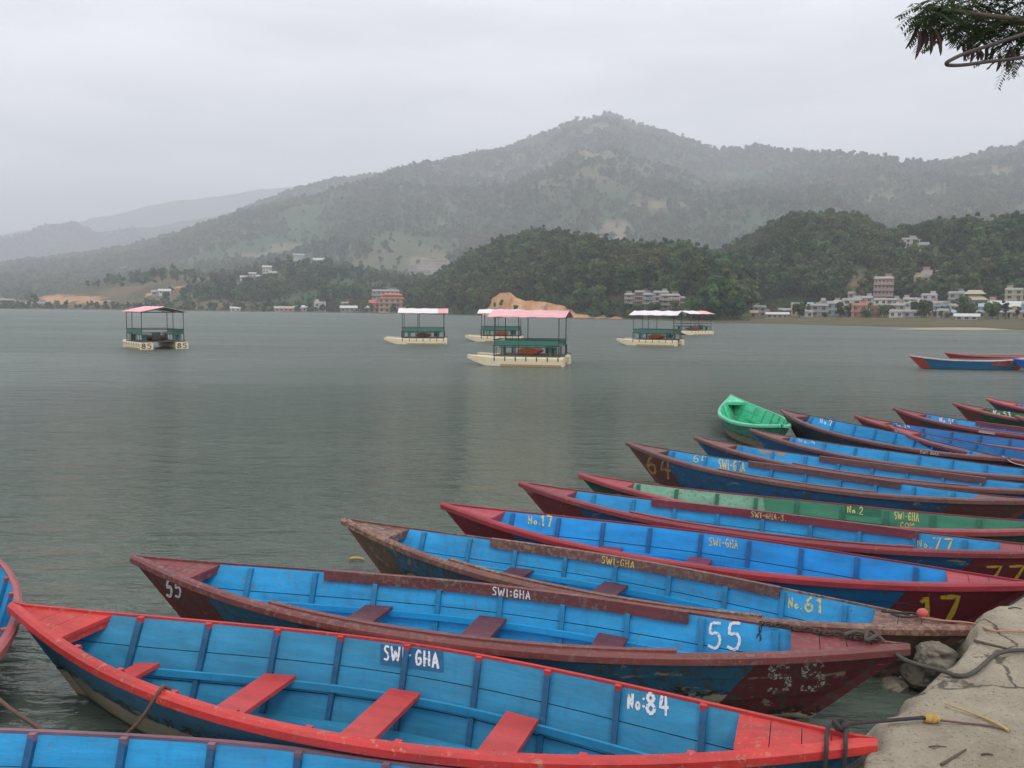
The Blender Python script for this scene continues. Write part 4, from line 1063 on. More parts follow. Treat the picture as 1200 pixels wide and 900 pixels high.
    if pennant:
        s = MB(); P = [(x0 - 0.10, -ys + 0.1, 2.33), (x0 - 0.16, -ys + 0.16, 2.0), (x0 - 0.10, -ys + 0.30, 1.65), (x0 - 0.12, -ys + 0.34, 1.3)]
        s.grid([[(a, b - 0.05, c), (a - 0.02, b + 0.05, c)] for a, b, c in P]); s.grid([[(a - 0.01, b - 0.05, c), (a - 0.03, b + 0.05, c)] for a, b, c in P], flip=True)
        s.build('torn_sheet', plain('white_sheet', (0.75, 0.75, 0.73), 0.7), ro)
    return o
def pm(xa, ya, xb, yb):
    a, b = at(xa, ya, 0), at(xb, yb, 0); return a, b
def pontoon_px(prow, stern, rz, *a, **k):
    """waterline of the near float: prow and stern pixel -> centre of the boat"""
    A, B = at(*prow, 0), at(*stern, 0); mid = (A + B) / 2
    n = np.array([math.cos(rz + math.pi / 2), math.sin(rz + math.pi / 2), 0])
    if n[1] < 0: n = -n
    return pontoon(mid + n * 1.5, rz, *a, **k)
pontoon_px((548, 428), (657, 430), R(180 - 11), PINKR, mul(PINKR, 1.1), 0.5, (0.50, 0.13, 0.05), 'nearest covered pontoon boat with a red pink roof and orange drum', pennant=True)
pontoon_px((549, 400.5), (606, 400.5), R(180 - 4), WHITER, WHITER, 0, (0.56, 0.15, 0.06), 'pontoon boat with a white roof half hidden behind the red pink roofed one')
pontoon_px((451, 403.5), (522, 403.5), R(180 + 4), PINKR, WHITER, -1.7, (0.17, 0.08, 0.05), 'pontoon boat with a plain white roof and brown drum, alone in mid lake', panels=(0, 1))
pontoon_px((724, 405), (787, 405), R(180 - 24), WHITER, mul(PINKR, 1.2), 1.3, (0.52, 0.12, 0.05), 'pontoon boat with a pale pinkish roof beside the lakeside terrace')
pontoon(tuple(at(799, 392.5, 0) + np.array([1.2, 2.0, 0])), R(180 + 32), mul(PINKR, 1.2), WHITER, -0.6, (0.40, 0.10, 0.07), 'farthest small pontoon boat with a pink and white roof', panels=(0, 0))
pontoon(tuple(at(184, 409.5, 0) + np.array([-1.2, 2.2, 0])), R(90 + 40), KHAKI, mul(PINKR, 1.15), 0.0, (0.12, 0.055, 0.04), 'pontoon boat numbered 85 with a pink and khaki roof, seen from its end', number='85', axis='Y')

# ------------------------------------------------------------------ wooden rowing boats
SEAM = plain('tar_seam', (0.02, 0.028, 0.035), 0.8)
def ease(a): return np.clip(a, 0, 1) ** 2 * (3 - 2 * np.clip(a, 0, 1))
class BoatShape:
    def __init__(s, L=5.8, B=1.22, Hm=0.37, He=0.60, over=0.62):
        s.L, s.B, s.Hm, s.He, s.Lb = L, B, Hm, He, L - 2 * over
    def zt(s, q): return s.Hm + (s.He - s.Hm) * np.abs(q) ** 2.6
    def zb(s, q): return -0.13 + 0.15 * np.abs(q) ** 5
    def bt(s, q): return s.B / 2 * np.clip(1 - np.asarray(q) ** 2, 0, 1) ** 1.08
    def bb(s, q): return s.B / 2 * 0.68 * np.clip(1 - np.asarray(q) ** 2, 0, 1) ** 1.25
    def side(s, q, t, sy, inset=0.0):
        q, t = np.broadcast_arrays(np.asarray(q, float), np.asarray(t, float))
        x = q * (s.Lb / 2 + (s.L - s.Lb) / 2 * t)
        y = np.maximum(s.bb(q) + (s.bt(q) - s.bb(q)) * t ** 0.85 - inset, 0.0)
        z = s.zb(q) + (s.zt(q) - s.zb(q)) * t
        return np.stack([x, sy * y, z], -1)
    def stations(s, n=45, lim=1.0): return np.sin(np.linspace(-1, 1, n) * math.pi / 2 * 0.999) * lim if False else np.linspace(-1, 1, n) * lim
    def hull(s, end, faded=None):
        mb = MB(); Q = s.stations(49)
        ts = [0, .2, .42, .421, .7, .72, .721, .9, 1.0]
        lap = [0, 0, 0, .007, .007, .007, .014, .014, .014]
        for sy in (-1, 1):
            G = np.stack([s.side(Q, t, sy, -l if 0 < i else 0) * np.array([1, 1, 1]) for i, (t, l) in enumerate(zip(ts, lap))], 1)
            G[0, :, 1] = G[-1, :, 1] = 0
            mats = lambda i, j: 2 if end and max(abs(Q[i]), abs(Q[i + 1])) > end + 0.01 * math.sin(j * 2.1) else 0
            mb.grid(G, flip=(sy < 0), mats=mats)
            # inner skin with tarred seams between the strakes
            Qi = s.stations(45, 0.965); t_in, ins, sm_ = [0.06], [0.022], []
            for a in (.36, .68): 
                t_in += [a, a + .001, a + .012, a + .013]; ins += [.022, .016, .016, .022]
            t_in.append(1.0); ins.append(.022)
            Gi = np.stack([s.side(Qi, t, sy, i_) for t, i_ in zip(t_in, ins)], 1)
            mb.grid(Gi, flip=(sy > 0), mats=lambda i, j: 3 if j in (2, 6) else (4 if faded is not None and Qi[i] > faded + .03 * j * (j - 5) / 10 else 1))
            mb.grid(np.stack([s.side(Qi, 1.0, sy, .022), s.side(Qi, 1.0, sy, -.014)], 1), flip=(sy > 0), m=0)
        bo = s.side(Q, 0, 1); bi = s.side(Q, 0, -1); mb.grid(np.stack([bo, bi], 1), m=0)
        Qi = s.stations(45, 0.965); mb.grid(np.stack([s.side(Qi, 0.06, -1, .022), s.side(Qi, 0.06, 1, .022)], 1), m=1)
        for e in (-1, 1):            # stem posts
            rings = []
            for t in np.linspace(0.0, 0.9, 8):
                c = s.side(e, t, 1); d = 0.024
                rings.append([(c[0] + e * 0.035, -d * .5, c[2]), (c[0] + e * 0.035, d * .5, c[2]), (c[0] - e * 0.10, d, c[2]), (c[0] - e * 0.10, -d, c[2])])
            mb.sweep(rings, m=2 if end else 0)
        return mb
    def gunwale(s, sy, wide=0.0):
        Q = np.linspace(-1, 1, 61); mb = MB(); rings = []
        for q in Q:
            b, z = float(s.bt(q)), float(s.zt(q)); x = q * s.L / 2 * 1.004; i = max(b - .024 - wide, 0.0015); o = b + .036
            ring = [(x, sy * i, z + .018), (x, sy * max(o - .022, i + .0005), z + .012), (x, sy * o, z - .004), (x, sy * (o + .002), z - .046), (x, sy * (o - .006), z - .052), (x, sy * max(o - .026, .001), z - .052), (x, sy * max(o - .026, .001), z + .002), (x, sy * i, z + .002)]
            rings.append(ring)
        return mb.sweep(rings)
    def deck(s, e):
        mb = MB(); cuts = [0.765, 0.825, 0.88, 0.93, 0.985]
        for a, b in zip(cuts[:-1], cuts[1:]):
            b2 = b - 0.0016
            P = []
            for dz in (-.028, 0.0):
                for q, w in ((a, 1), (b2, 1)):
                    y = max(float(s.bt(q)) - .004, 0.005); z = float(s.zt(q)) + .0005 + dz; x = e * q * s.L / 2
                    P += [(x, -y, z), (x, y, z)]
            f = [(0, 1, 3, 2), (4, 6, 7, 5), (0, 4, 5, 1), (2, 3, 7, 6), (0, 2, 6, 4), (1, 5, 7, 3)]
            mb.add(P, f)
        # beam under the inner edge
        q = 0.768; y = float(s.bt(q)) - .03; z = float(s.zt(q)); x = e * q * s.L / 2
        mb.box((x + e * .012, 0, z - .052), (.024, 2 * y, .046))
        return mb
    def rib(s, q, th=0.04, dp=0.032, cap=True):
        mb = MB(); h = th / (s.L)
        for sy in (-1, 1):
            rings = []
            X0 = q * s.L / 2
            qt = lambda t: X0 / (s.Lb / 2 + (s.L - s.Lb) / 2 * t)
            tl = next((t for t in np.linspace(.06, .9, 60) if abs(qt(t)) < .95), .9)
            for t in np.linspace(tl, 0.985, 8):
                k_ = qt(t)
                a, b = s.side(k_ - h, t, sy, .021), s.side(k_ + h, t, sy, .021); c, d = s.side(k_ + h, t, sy, .021 + dp), s.side(k_ - h, t, sy, .021 + dp)
                rings.append([a, b, c, d])
            mb.sweep(rings)
            if cap:
                p = s.side(q, 1.0, sy, .038); mb.box((p[0], p[1], p[2] - 0.006), (th * 1.02, .036, .040), m=1)
        if abs(X0) < s.Lb / 2 * .9:
            a = s.side(X0 / (s.Lb / 2 + .05), .06, 1, .03); mb.box((X0, 0, a[2] + .014), (th, 2 * abs(a[1]), .028))
        return mb
    def rail_board(s, sy, q0, q1):
        rings = []
        for q in np.linspace(q0, q1, 25):
            y, z, x = float(s.bt(q)), float(s.zt(q)), q * s.L / 2
            rings.append([(x, sy * (y - .068), z - .060), (x, sy * (y - .024), z - .060), (x, sy * (y - .024), z + .030), (x, sy * (y - .068), z + .030)])
        return MB().sweep(rings)
    def rail_face(s, q, t):
        y, z, x = s.bt(q), s.zt(q), q * s.L / 2
        q, t = np.broadcast_arrays(np.asarray(q, float), np.asarray(t, float))
        return np.stack([x + 0 * t, -(y - .068) + 0 * t, z - .060 + .09 * t], -1)
    tt = .50
    def stringer(s, sy, q0=-.72, q1=.72):
        rings = []
        for q in np.linspace(q0, q1, 25):
            c = s.side(q, s.tt - .03, sy, .056); k = -sy
            rings.append([(c[0], c[1], c[2] - .024), (c[0], c[1] + k * .022, c[2] - .024), (c[0], c[1] + k * .022, c[2] + .024), (c[0], c[1], c[2] + .024)])
        return MB().sweep(rings)
    def seat(s, q, w=0.24):
        mb = MB(); P = []; hw = w / s.L
        a, b = s.side(q - hw, s.tt, 1, .058), s.side(q + hw, s.tt, 1, .058); z = float(s.side(q, s.tt - .03, 1, 0)[2]) + .0255
        ya, yb = a[1], b[1]; x0, x1 = float(a[0]), float(b[0])
        for dz in (0, .028): P += [(x0, -ya, z + dz), (x1, -yb, z + dz), (x1, yb, z + dz), (x0, ya, z + dz)]
        mb.add(P, [(3, 2, 1, 0), (4, 5, 6, 7), (0, 1, 5, 4), (1, 2, 6, 5), (2, 3, 7, 6), (3, 0, 4, 7)])
        mb.box(((x0 + x1) / 2, 0, z - .022), (.04, ya * 1.7, .04))
        return mb
    def floor(s, q0=-.62, q1=.62):
        mb = MB(); n = 5
        for k in range(n):
            Q = np.linspace(q0, q1, 21); rings = []
            for q in Q:
                w = (float(s.bb(q)) - .035) * 2; a = -w / 2 + w * k / n + .003; b = a + w / n - .006
                z = float(s.zb(q)) + .06 + .008; x = q * (s.Lb / 2 + .05)
                rings.append([(x, a, z), (x, b, z), (x, b, z + .016), (x, a, z + .016)])
            mb.sweep(rings)
        return mb

BLUE_IN, BLUE_84, BLUE_DK, BLUE_VIV = (0.020, 0.33, 0.64), (0.030, 0.25, 0.43), (0.028, 0.14, 0.27), (0.006, 0.30, 0.70)
REDP, MAROON, BROWN, CRIM = (0.52, 0.038, 0.034), (0.16, 0.036, 0.038), (0.155, 0.062, 0.052), (0.30, 0.026, 0.038)
MATS = {}
def boat(num, bow, stern, label, inner=BLUE_IN, outer=BLUE_DK, gun=MAROON, deckc=None, seatc=None, ribc=None, end=None, endc=None, L=None, B=1.2, yaw=None, boards=None, seats=(.34, .03, -.28), zb=.6, zs=.6,
         wear=.5, low=.15, texts=(), cap=False, group='blue rowing boats moored in a row along the bank', nr=9, cat='rowing boat', Hm=.43, He=.60, cream=(0.46, 0.41, 0.28), detail=True, xy=None, under=(0.20, 0.15, 0.11), gunwear=None, ribs_px=None, seats_px=None, faded=None, fadec=None, tt=.5):
    A = at(*bow, zb) if xy is None else np.array(xy[0])
    if stern is not None: Bp = at(*stern, zs)
    else: Bp = A + np.array([math.cos(yaw), math.sin(yaw), 0]) * L
    d = A - Bp; Lh = math.hypot(d[0], d[1])
    L = L or Lh
    if stern is not None and abs(L - Lh) > 1e-6: Bp = A - d / Lh * L
    s = BoatShape(L, B, Hm, He); s.tt = tt; mid = (A + Bp) / 2
    rz = math.atan2(d[1], d[0]); ry = -math.asin(max(-.3, min(.3, (A[2] - Bp[2]) / L)))
    o = empty('rowing_boat', (mid[0], mid[1], (A[2] + Bp[2]) / 2 - He), label, cat, group, (0, ry, rz))
    M = Matrix.Translation(o.location) @ Matrix.Rotation(rz, 4, 'Z') @ Matrix.Rotation(ry, 4, 'Y')
    Mn = np.array(M)
    deckc, seatc, ribc, endc = deckc or gun, seatc or gun, ribc or mul(inner, .62), endc or gun
    gw = wear if gunwear is None else gunwear
    mi, mg, mr = paint(inner, wear * .5, rough=.42), paint(gun, gw, under), paint(ribc, wear * .4)
    he = s.hull(end, faded).build('hull', [hullpaint(outer, low, wear, cream), mi, hullpaint(endc, low - .13, wear * .7, cream), SEAM, paint(fadec or inner, .7)], o)
    for sy in (-1, 1): s.gunwale(sy).build('gunwale', mg, o)
    for e in (-1, 1): s.deck(e).build('end_deck', paint(deckc, gw, under, .55, .25), o)
    def q_at_px(F, px):
        q = np.linspace(-.9, .9, 721); X, _ = proj(F(q) @ Mn[:3, :3].T + Mn[:3, 3]); return float(q[np.abs(X - px).argmin()])
    rq = [q_at_px(lambda q: s.side(q, .95, -1, .03), x) for x in ribs_px] if ribs_px else list(np.linspace(-.655, .74, nr))
    if seats_px: seats = [q_at_px(lambda q: s.side(q, s.tt, -1, .06), x) for x in seats_px]
    for q in rq: s.rib(float(q), cap=cap).build('rib', [mr, mg], o)
    for sy in (-1, 1): s.stringer(sy).build('stringer', paint(mul(inner, 1.12), wear * .4), o)
    for q in seats: s.seat(q, .17 if q > .5 else .25).build('seat', paint(seatc, wear * .6), o)
    s.floor().build('floorboard', paint(mul(inner, .85), wear, (0.24, 0.24, 0.22)), o)
    if boards:
        for sy in (-1, 1): s.rail_board(sy, *boards).build('rail_board', mg, o)
    surf = {'in': lambda q, t: s.side(q, t, -1, .022), 'out': lambda q, t: s.side(q, t, 1, -.015), 'rail': s.rail_face, 'gun': lambda q, t: np.stack([q * s.L / 2 + 0 * t, s.bt(q) + .0385 + 0 * t, s.zt(q) - .055 + .062 * t], -1)}
    def locate(F, px, py):
        q0, q1, t0, t1 = -.97, .97, 0.0, 1.0
        for _ in range(4):
            q, t = np.meshgrid(np.linspace(q0, q1, 90), np.linspace(t0, t1, 60), indexing='ij')
            P = F(q, t) @ Mn[:3, :3].T + Mn[:3, 3]; X, Y = proj(P)
            i = np.unravel_index(((X - px) ** 2 + (Y - py) ** 2).argmin(), q.shape); dq, dt = (q1 - q0) / 20, (t1 - t0) / 15
            q0, q1, t0, t1 = q[i] - dq, q[i] + dq, max(0, t[i] - dt), min(1, t[i] + dt)
        return q[i], t[i]
    for k, (txt, sf, px0, px1, py0, py1, ink, wd) in enumerate(texts):      # painted words: left/right, top/bottom in the photo
        F = surf[sf]; py0, py1 = (py0 if hasattr(py0, '__len__') else (py0, py0)), (py1 if hasattr(py1, '__len__') else (py1, py1))
        if sf in ('rail', 'gun'):
            ql, qr = locate(F, px0, (py0[0] + py1[0]) / 2)[0], locate(F, px1, (py0[1] + py1[1]) / 2)[0]
            cs = [(ql, .86), (qr, .86), (ql, .14), (qr, .14)]
        else: cs = [locate(F, px0, py0[0]), locate(F, px1, py0[1]), locate(F, px0, py1[0]), locate(F, px1, py1[1])]
        cs = np.array(cs)
        def f(u, v, F=F, cs=cs):
            top, bot = cs[0] + (cs[1] - cs[0]) * u, cs[2] + (cs[3] - cs[2]) * u
            q, t = bot + (top - bot) * v
            p = F(np.array(q), np.array(t)); n = np.cross(F(np.array(q), np.array(t + .01)) - p, F(np.array(q + .005), np.array(t)) - p)
            n /= np.linalg.norm(n); n = n if n[1] > 0 else -n
            return p, n
        wv = np.linalg.norm(f(0, .5)[0] - f(1, .5)[0]) / max(1e-4, np.linalg.norm(f(.5, 0)[0] - f(.5, 1)[0]))
        if txt == '#':       # a painted or nailed patch
            rows = [[Vector(f(u, v)[0]) + Vector(f(u, v)[1]) * .004 for v in (0, .5, 1)] for u in np.linspace(0, 1, 5)]
            MB().grid(rows).build('name_patch', ink, o)
        else: lettering('painted_number' if any(c.isdigit() for c in txt) else 'painted_name', txt, f, INK[ink], o, wd, wv, .0025 if sf != 'in' else .0055, seed=k + len(txt))
    o['_m'] = 0; del o['_m']
    MATS[num] = (o, s, M)
    return o
Gn = 'green rowing boats among the moored row'
TEAL = paint((0.018, 0.115, 0.24), .2)
b84 = boat('84', (15, 708), (1025, 868), 'bright red and blue rowing boat No:84 with four red seats', inner=BLUE_84, outer=(0.045, 0.15, 0.24), gun=REDP, seatc=(0.52, 0.055, 0.05), ribc=(0.013, 0.095, 0.20), seats_px=(174, 329, 475, 612), ribs_px=(168, 247, 327, 400, 477, 560, 640, 722, 820), B=1.30, Hm=.45, wear=.35, low=.25, cap=True,
     gunwear=.5, under=(0.42, 0.20, 0.13), texts=[('#', 'in', 446, 520, (755, 761), (779, 788), TEAL, 0), ('SWI-', 'in', 450, 483, (757, 760), (773, 776), 'w', .15), ('GHA', 'in', 487, 515, (762, 765), (779, 783), 'w', .15), ('No:', 'in', 736, 757, (814, 814), (830, 832), 'w', .18), ('84', 'in', 757, 786, (812, 814), (836, 839), 'w', .17),
            ('55', 'out', 845, 915, 888, 908, 'f', .2)])
b55 = boat('55', (157, 652), (1072, 758), 'maroon and blue rowing boat numbered 55 with a peeling maroon end', inner=BLUE_IN, outer=(0.03, 0.13, 0.22), gun=(0.165, 0.045, 0.042), deckc=(0.20, 0.038, 0.042), seatc=(0.13, 0.04, 0.05), end=.72, endc=(0.135, 0.03, 0.033), B=1.2, L=6.1, Hm=.48, wear=.75, low=.25,
     boards=(-.53, .47), tt=.60, seats_px=(445, 578, 718), ribs_px=(297, 372, 443, 517, 588, 660, 735, 820, 905), texts=[('55', 'out', 195, 214, 680, 699, 'w', .16), ('SWI:GHA', 'rail', 577, 622, 690, 694, 'w', .17), ('55', 'in', 829, 871, (730, 730), (759, 762), 'w', .12), ('55', 'out', 898, 970, (780, 778), (812, 806), 'f', .2)])
b61 = boat('61', (402, 608), (1140, 735), 'weathered brown and blue rowing boat No.61 with bare wood on its side', zs=.5, outer=(0.045, 0.15, 0.25), gun=(0.165, 0.068, 0.055), deckc=(0.16, 0.065, 0.06), seatc=(0.11, 0.035, 0.05), end=.80, endc=(0.16, 0.09, 0.06), B=1.14, Hm=.49, wear=1.0, low=.28,
     boards=(-.50, .47), tt=.62, seats_px=(612, 722), ribs_px=(500, 553, 607, 665, 723, 785, 850, 915, 987), texts=[('SWI-GHA', 'rail', 705, 744, 656, 662, 'y', .15), ('No.', 'in', 924, 941, (700, 703), (712, 714), 'y', .18), ('61', 'in', 943, 966, (699, 700), (716, 718), 'y', .18)], under=(0.30, 0.21, 0.13), cream=(0.34, 0.28, 0.19))
b17 = boat('17', (518, 590), (1208, 683), 'crimson and vivid blue rowing boat No.17 with a big yellow 17 on its end', inner=BLUE_VIV, outer=(0.012, 0.13, 0.33), gun=CRIM, deckc=(0.38, 0.055, 0.07), seatc=(0.24, 0.045, 0.07), end=.70, endc=(0.17, 0.022, 0.03), B=1.19, L=5.65, zs=.5, Hm=.50, wear=.2, low=.09,
     tt=.58, seats_px=(717, 821), ribs_px=(604, 657, 709, 763, 822, 877, 938, 1002, 1070), ribc=(0.012, 0.11, 0.30), texts=[('No.', 'in', 619, 634, (605, 606), (614, 615), 'y', .16), ('17', 'in', 634, 648, (602, 602), (616, 617), 'y', .18), ('SWI-GHA', 'in', 831, 865, (630, 633), (639, 643), 'y', .12), ('17', 'out', 1076, 1128, (700, 699), (724, 726), 'Y', .16)])
b77 = boat('77', (610, 565), (1292, 647), 'maroon and blue rowing boat No.77 with rail boards, behind boat 17', inner=BLUE_IN, outer=(0.020, 0.10, 0.22), gun=(0.22, 0.038, 0.048), deckc=(0.27, 0.05, 0.058), end=.72, endc=(0.17, 0.03, 0.035), B=1.06, L=5.9, Hm=.46, wear=.4, low=.12,
     boards=(-.52, .46), tt=.56, seats_px=(893,), ribs_px=(699, 745, 793, 843, 895, 950, 1007, 1070, 1128), texts=[('SWI-GHA-3.', 'rail', 880, 922, 604, 608, 'y', .13), ('No.', 'in', 1075, 1092, (632, 634), (640, 643), 'y', .15), ('77', 'in', 1093, 1118, (630, 632), (643, 646), 'y', .16), ('77', 'out', 1155, 1204, (664, 663), (680, 678), 'Y', .16)])
b2 = boat('2', (680, 555), None, 'green rowing boat No.2 with red gunwales and a faded pale end', yaw=R(-25.5), L=5.8, inner=(0.04, 0.235, 0.135), outer=(0.018, 0.085, 0.055), gun=(0.30, 0.055, 0.065), ribc=(0.02, 0.15, 0.085), B=1.05, Hm=.42, wear=.5, low=.12, group=Gn, seats=(.05, -.3), faded=.12, fadec=(0.20, 0.42, 0.30), ribs_px=(751, 795, 842, 887, 935, 988, 1038, 1092, 1145),
     texts=[('#', 'in', 990, 1033, (591, 593), (603, 606), paint((0.012, 0.15, 0.085), .2), 0), ('No.2', 'in', 993, 1012, (593, 594), (601, 603), 'y', .15), ('SWI-GHA', 'in', 1048, 1077, (600, 601), (608, 611), 'y', .13), ('COM', 'in', 1055, 1072, (612, 613), (618, 619), 'y', .15)])
b64 = boat('64', (735, 518), None, 'brown and blue rowing boat with an orange 64 on its brown end', yaw=R(-44), L=5.9, gun=(0.155, 0.07, 0.062), outer=(0.022, 0.115, 0.26), end=.72, endc=(0.13, 0.05, 0.042), B=1.12, Hm=.45, wear=.6, low=.08, boards=(-.42, .34), seats=(.1, -.2),
     texts=[('64', 'out', 757, 789, (531, 537), (556, 562), 'o', .13), ('64', 'in', 812, 830, (532, 534), (541, 544), 'y', .15), ('SWI-GHA', 'in', 842, 873, (538, 541), (549, 553), 'y', .13), ('SWI-GHA', 'in', 1160, 1187, (588, 588), (594, 595), 'g', .12)])
b8 = boat('8', (815, 512), None, 'brown and blue rowing boat with smudged orange writing, just behind boat 64', yaw=R(-45), L=5.9, gun=(0.175, 0.072, 0.065), outer=(0.020, 0.10, 0.24), B=1.1, Hm=.44, wear=.5, low=.08, boards=(-.5, .32), seats=(.1, -.2), texts=[('#', 'in', 890, 921, (522, 524), (532, 535), paint((0.22, 0.30, 0.33), .9, (0.45, 0.22, 0.08)), 0)])
b9 = boat('9', (880, 503), None, 'brown and blue rowing boat faintly lettered No.4 beside the bright green boat', yaw=R(-49), L=5.9, gun=(0.165, 0.07, 0.065), outer=(0.022, 0.105, 0.25), B=1.1, Hm=.44, wear=.5, low=.08, seats=(.1, -.2), texts=[('No.4', 'in', 936, 956, (511, 513), (518, 521), 'w', .15)])
b10 = boat('10', (915, 480), (1180, 537), 'dark brown and blue rowing boat No.2 with a rounded upturned outline', zb=.7, zs=.5, gun=(0.16, 0.06, 0.06), outer=(0.030, 0.045, 0.075), B=1.22, Hm=.50, wear=.5, low=.08, seats=(.1,), end=.8, endc=(0.10, 0.04, 0.045),
     texts=[('No.2', 'in', 961, 976, (490, 492), (496, 499), 'w', .16), ('SWI GHA', 'gun', 1077, 1100, 536, 539, 'w', .16)])
b12 = boat('12', (1041, 498), None, 'maroon rowing boat whose red tip pokes out before boat No.24', yaw=R(-65), L=5.2, inner=(0.015, 0.18, 0.44), gun=(0.22, 0.05, 0.055), deckc=(0.36, 0.06, 0.065), outer=(0.03, 0.06, 0.10), B=1.0, wear=.4, low=.08, seats=(.1,), end=.8, texts=[('SWI GHA', 'gun', 1042, 1056, 516, 519, 'w', .16)])
b24 = boat('24', (1003, 487), None, 'maroon tipped blue rowing boat No.24 with a deep bare blue inside', yaw=R(-55), L=5.9, inner=(0.015, 0.18, 0.44), gun=(0.26, 0.05, 0.055), outer=(0.03, 0.06, 0.11), B=1.15, wear=.4, low=.08, seats=(.05,), end=.75, endc=(0.15, 0.04, 0.045), texts=[('No.24', 'in', 1049, 1067, (492, 495), (499, 502), 'w', .16)])
b59 = boat('59', (1048, 478), None, 'maroon and blue rowing boat No.59 with a white label on its gunwale', yaw=R(-61), L=5.8, gun=(0.22, 0.045, 0.055), outer=(0.035, 0.06, 0.10), B=1.1, wear=.4, low=.08, boards=(-.5, .42), seats=(.1,), end=.75, endc=(0.16, 0.04, 0.045),
     texts=[('No.59', 'in', 1101, 1119, (489, 492), (495, 498), 'w', .16), ('#', 'gun', 1147, 1166, 507, 509, paint((0.62, 0.58, 0.58), .5), 0), ('SWIGHA', 'in', 1157, 1177, (512, 514), (518, 522), 'w', .14)])
b53 = boat('53', (1118, 472), None, 'dark green rowing boat No.53 with maroon ends', yaw=R(-60), L=5.8, inner=(0.022, 0.165, 0.055), outer=(0.016, 0.075, 0.035), gun=(0.24, 0.06, 0.062), ribc=(0.015, 0.12, 0.04), B=1.1, wear=.4, low=.08, seats=(.1,), group=Gn, end=.78, endc=(0.16, 0.045, 0.045), texts=[('No.53', 'in', 1164, 1185, (479, 482), (486, 489), 'w', .16)])
b15 = boat('15', (1157, 467), None, 'red tipped blue rowing boat farthest along the moored row, behind the dark green one', yaw=R(-60), L=5.8, inner=(0.06, 0.26, 0.52), gun=(0.42, 0.07, 0.07), outer=(0.03, 0.07, 0.12), B=1.1, wear=.4, low=.08, seats=(.1,))
b16 = boat('16', (1191, 487), None, 'dull maroon rowing boat, its pale tip at the right edge over No.53', yaw=R(-62), L=5.6, gun=(0.26, 0.085, 0.085), outer=(0.03, 0.05, 0.09), B=1.0, wear=.5, low=.08, seats=(.1,))
boat('G', (857, 463), (923, 502), 'bright mint green rowing boat pointing straight out onto the lake', inner=(0.07, 0.56, 0.31), outer=(0.045, 0.26, 0.17), gun=(0.13, 0.60, 0.36), ribc=(0.05, 0.45, 0.25), seatc=(0.08, 0.55, 0.32), L=5.6, B=1.3, Hm=.44, He=.64, zb=.64, zs=.64, wear=.5, low=.24, group=Gn, seats=(.2, -.1, -.4), cap=True, cream=(0.30, 0.25, 0.17))
boat('B0', None, None, 'blue rowing boat with red rib tips lying closest at the bottom edge', xy=(np.array([-4.43, 4.33, .6]),), yaw=R(-8.6), L=5.75, inner=(0.02, 0.30, 0.58), outer=(0.02, 0.08, 0.15), gun=(0.22, 0.12, 0.15), ribc=(0.013, 0.09, 0.20), B=1.24, Hm=.36, wear=.3, cap=True, gunwear=.3)
boat('BL', None, None, 'blue rowing boat with dull red gunwales cut off by the left edge', xy=(np.array([-6.73, 9.17, .6]),), yaw=R(-50), L=5.6, inner=(0.02, 0.30, 0.58), outer=(0.025, 0.06, 0.12), gun=(0.32, 0.07, 0.075), B=1.2, wear=.5, cap=True)
FG = 'rowing boats drifting off the right shore'
boat('F1', (1065, 416), None, 'blue rowing boat with red ends drifting alone off the right shore, numbered 51', yaw=R(-4), L=5.9, inner=(0.05, 0.10, 0.14), outer=(0.022, 0.15, 0.30), gun=(0.50, 0.42, 0.40), deckc=REDP, end=.80, endc=(0.40, 0.06, 0.05), B=1.2, wear=.15, low=-.1, He=.66, zb=.66, zs=.66, Hm=.46, group=FG,
     texts=[('#', 'out', 1162, 1187, (419.5, 419.5), (428, 428.5), paint((0.38, 0.07, 0.05), .6, (0.5, 0.35, 0.2)), 0), ('51', 'out', 1178, 1187, (421, 421), (426.5, 426.5), 'w', .2), ('No', 'out', 1164, 1174, (421, 421), (426, 426), 'o', .18)])
boat('F2', (1107, 413), None, 'red rowing boat drifting just behind the blue one off the right shore', yaw=R(-3), L=5.9, inner=(0.30, 0.06, 0.05), outer=(0.36, 0.05, 0.045), gun=(0.42, 0.07, 0.06), B=1.2, wear=.3, low=-.1, He=.66, zb=.66, zs=.66, Hm=.5, group=FG)
boat('F3', (1187, 420), None, 'bright blue rowing boat cut by the right edge off the right shore', yaw=R(-6), L=5.6, inner=BLUE_VIV, outer=(0.01, 0.17, 0.55), gun=(0.02, 0.12, 0.50), B=1.2, wear=.15, low=-.1, group=FG)


# ------------------------------------------------------------------ the lake surface, left open where the hulls sit in it
from mathutils.geometry import delaunay_2d_cdt
polys = []
for o_, s_, M_ in MATS.values():
    Mn_ = np.array(M_); Q_ = np.linspace(-.999, .999, 60); T_ = np.linspace(0, 1, 60); side_ = {}
    for sy in (-1, 1):
        q, t = np.meshgrid(Q_, T_, indexing='ij')
        P = s_.side(q, t, sy, .008) @ Mn_[:3, :3].T + Mn_[:3, 3]
        L_ = []
        for i in range(len(Q_)):
            z = P[i, :, 2]
            if z[0] < 0 < z[-1]:
                k = np.where(z > 0)[0][0]; f = -z[k - 1] / (z[k] - z[k - 1]); L_.append(P[i, k - 1, :2] * (1 - f) + P[i, k, :2] * f)
        side_[sy] = L_
    polys.append(np.array(side_[-1] + side_[1][::-1]))
def inside(pt, poly):
    x, y = pt; X, Y = poly[:, 0], poly[:, 1]; X2, Y2 = np.roll(X, -1), np.roll(Y, -1)
    c = ((Y > y) != (Y2 > y)) & (x < (X2 - X) * (y - Y) / (Y2 - Y + 1e-12) + X)
    return c.sum() % 2 == 1
vs = [Vector((-1600, -60)), Vector((1600, -60)), Vector((1600, 1500)), Vector((-1600, 1500))]; es = [(0, 1), (1, 2), (2, 3), (3, 0)]
